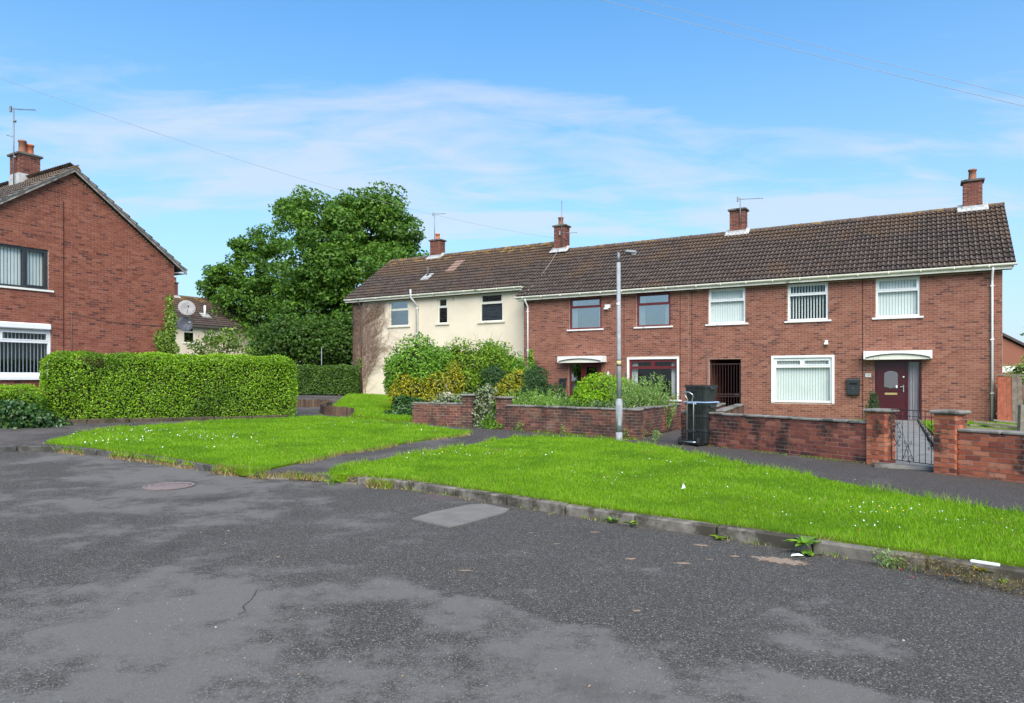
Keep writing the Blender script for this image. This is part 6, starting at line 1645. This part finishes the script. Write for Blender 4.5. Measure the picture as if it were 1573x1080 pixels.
for (px, py, lab) in ((800, 660, 'nearest the left pier'), (814, 659, 'second from the left pier'), (868, 665, 'midway to the lamp post'), (935, 667, 'just left of the lamp post'), (966, 672, 'just right of the lamp post'), (984, 672, 'at the corner of the wall'), (1008, 676, 'below the short return wall')):
    q = G(px, py + 2, OFF_P); dcl = offset_line([W3a, W3b], -.12)
    bush('wall_weed', 'low green weed at the foot of the weathered wall, ' + lab, 'weed', [(q[0], q[1], .24, .13, .08, .14)], 'leaf_spiky', 500, (.12, .02), core=False, stems=0, up=1.2, jit=.6, group='weeds at the foot of the weathered wall')

# clover, daisies and fallen bits in the grass
def daisies(poly, off, spots):
    C = []
    for (px, py, n, s) in spots:
        q = G(px, py, off)
        for _ in range(max(4, int(n * .6))): C.append((q[0] + R.gauss(0, s * 1.6), q[1] + R.gauss(0, s)))
    A = np.array(poly); lo, hi = A.min(0), A.max(0)
    P = np.r_[np.array(C), lo + rng.random((60, 2)) * (hi - lo)]; P = P[inside(poly, P)]; m = len(P)
    d = np.hypot(P[:, 0], P[:, 1]); r = .0075 * np.clip(d / 9, .9, 1.6); z = hgt(P[:, 0], P[:, 1]) + off + rng.uniform(.05, .085, m)
    k = 6; an = np.arange(k) * 2 * np.pi / k; tl = rng.normal(0, .45, (m, 2))
    dx = np.cos(an)[None] * r[:, None]; dy = np.sin(an)[None] * r[:, None]
    V = np.stack([P[:, :1] + dx, P[:, 1:] + dy, z[:, None] + dx * tl[:, :1] + dy * tl[:, 1:]], 2).reshape(-1, 3)
    return link('daisies', mesh_np('daisies', V, np.arange(m * k).reshape(-1, k), rng.random(m)), 'daisy', kind='stuff')
daisies(VR, OFF_V, [(660, 702, 40, .25), (720, 690, 30, .3), (780, 700, 26, .3), (950, 738, 26, .25), (965, 745, 26, .2), (1060, 716, 30, .25), (1095, 755, 20, .2), (1180, 770, 20, .3), (1305, 785, 30, .3), (1330, 790, 24, .2), (1320, 815, 34, .12), (1390, 795, 30, .25), (1420, 800, 22, .2), (1495, 812, 26, .2), (1205, 800, 12, .1), (870, 735, 12, .3)])
daisies(VL, OFF_V, [(232, 664, 60, .35), (165, 678, 60, .3), (180, 684, 40, .25), (110, 672, 40, .3), (300, 672, 50, .35), (210, 668, 40, .3), (330, 676, 40, .4), (420, 690, 30, .5), (550, 652, 26, .4), (600, 655, 20, .4)])

# plants along the kerb
def rosette(label, p, off, n, L, W, mat, name='dock_plant', z=.0, rise=.6):
    o = thing(name, label, 'weed', (p[0], p[1], float(hgt(*p)) + off))
    m = MB()
    for i in range(n):
        a = R.uniform(0, 6.28); e = R.uniform(.15, 1.0) * rise; l = L * R.uniform(.55, 1.1); w = W * R.uniform(.7, 1.2)
        pts = []; k = 5
        for j in range(k + 1):
            t = j / k; r = l * t * math.cos(e * (1 - .7 * t)); zz = l * (t * math.sin(e) - .55 * t * t * math.sin(e)) + .01
            ww = w * math.sin(math.pi * min(1, .12 + t * .88)) * .5
            c = Vector((math.cos(a) * r, math.sin(a) * r, zz)); s = Vector((-math.sin(a), math.cos(a), 0)) * ww
            pts += [c - s + Vector((0, 0, ww * .4)), c, c + s + Vector((0, 0, ww * .4))]
        fs = []
        for j in range(k):
            b = 3 * j; fs += [(b, b + 1, b + 4, b + 3), (b + 1, b + 2, b + 5, b + 4)]
        me = MB().add(pts, fs).mesh('leaf')
        at_ = me.attributes.new('tint', 'FLOAT', 'FACE'); at_.data.foreach_set('value', np.full(len(fs), R.uniform(.2, .95), dtype=np.float32))
        link('leaf', me, mat, o)
    return o
kq = G(1236, 834, .1)
rosette('leafy green dock plant growing over the kerb at the right of the grass', kq, .08, 16, .19, .05, 'leaf_bush')
rosette('broad leaved green weed in the gutter just below the dock plant', G(1240, 853), .0, 5, .10, .07, 'leaf_bush')
rosette('yellowing broad leaved weed among the withered weeds on the right kerb', G(1508, 878, .06), .05, 6, .11, .08, 'leaf_gold', rise=1.0)
rosette('small green weed in the gutter near the right edge', G(1541, 897), .0, 5, .07, .05, 'leaf_bush')
rosette('small green weed at the kerb beside the concrete patch', G(823, 781), .0, 8, .10, .035, 'leaf_bush', rise=1.0)
rosette('green weed in front of the kerb near the middle of the grass', G(940, 803), .0, 12, .12, .03, 'leaf_bush', rise=1.2)
rosette('low green weed under the kerb left of the sandy dirt', G(1105, 829), .0, 10, .11, .03, 'leaf_yellowgreen', rise=.8)
rosette('leafy green weed on the kerb stone near the middle', G(968, 806, .02), .02, 12, .13, .03, 'leaf_yellowgreen', rise=.8)
rosette('yellow green weed at the left tip of the kerb by the dry grass', G(585, 746, .0), .0, 12, .16, .04, 'leaf_bush', rise=1.2)
wk = [G(x, y, .08) for x, y in ((1362, 852), (1385, 858), (1410, 864), (1432, 870), (1458, 876), (1485, 883))]
bush('withered_weeds', 'brown withered weeds spilling over the kerb on the right', 'weeds', [(p[0], p[1], .09 + R.uniform(-.02, .03), .12, .07, .07) for p in wk], 'leaf_brown', 1500, (.036, .007), core=False, stems=0, up=.6, jit=1.0, base=.0, inner=.3)
bush('kerb_weeds', 'green and brown trailing weeds hanging on the kerb left of the withered ones', 'weeds', [(G(1358, 856, .08)[0], G(1358, 856, .08)[1], .08, .10, .06, .09), (G(1376, 864, .05)[0], G(1376, 864, .05)[1], .05, .10, .06, .06)], 'leaf_spiky', 1400, (.04, .012), core=False, stems=0, up=.6, jit=1.0, base=.0, inner=.3)
bush('kerb_weeds', 'trailing dry weeds along the kerb at the right edge of the view', 'weeds', [(*G(x, y, .05), .05, .12, .07, .06) for x, y in ((1530, 895), (1552, 898), (1500, 888), (1572, 905))], 'leaf_brown', 1500, (.034, .007), core=False, stems=0, up=.6, jit=1.0, base=.0, inner=.3)
# fallen leaves and pebbles on the road
n = 260; Pp = np.stack([rng.uniform(-9, 6, n), rng.uniform(2.2, 16, n)], 1); PR = offset_line(KR, -.05)
def inroad(P): return ~inside(PV, P) & ~inside(VL, P)
Pp = Pp[inroad(Pp)]
C = np.c_[Pp, hgt(Pp[:, 0], Pp[:, 1]) + .008]
link('fallen_leaves', leaf_mesh('fallen_leaves', C, np.tile((0, 0, 1), (len(C), 1)), .022, .012, None, .25), 'dead_leaf', kind='stuff')
n = 5200; Pp = np.stack([rng.uniform(-5, 5, n), rng.uniform(1.9, 9, n)], 1); Pp = Pp[inroad(Pp)]; n = len(Pp)
r = rng.uniform(.0022, .0055, n) * (1 + (rng.random(n) < .02) * 1.2)
oct_ = np.array([(1, 0, 0), (0, 1, 0), (-1, 0, 0), (0, -1, 0), (0, 0, .7)], dtype=np.float32)
V = (oct_[None] * r[:, None, None] + np.c_[Pp, hgt(Pp[:, 0], Pp[:, 1])][:, None]).reshape(-1, 3)
F = (np.array([(0, 1, 4), (1, 2, 4), (2, 3, 4), (3, 0, 4)])[None] + 5 * np.arange(n)[:, None, None]).reshape(-1, 3)
MAT['chip'] = leaf_mat('stone chips', [(0, (.05, .05, .05)), (.5, (.16, .155, .15)), (1, (.42, .41, .39))], 0, .7, .3)
link('stone_chips', mesh_np('stone_chips', V, F, np.repeat(rng.random(n), 4)), 'chip', kind='stuff')
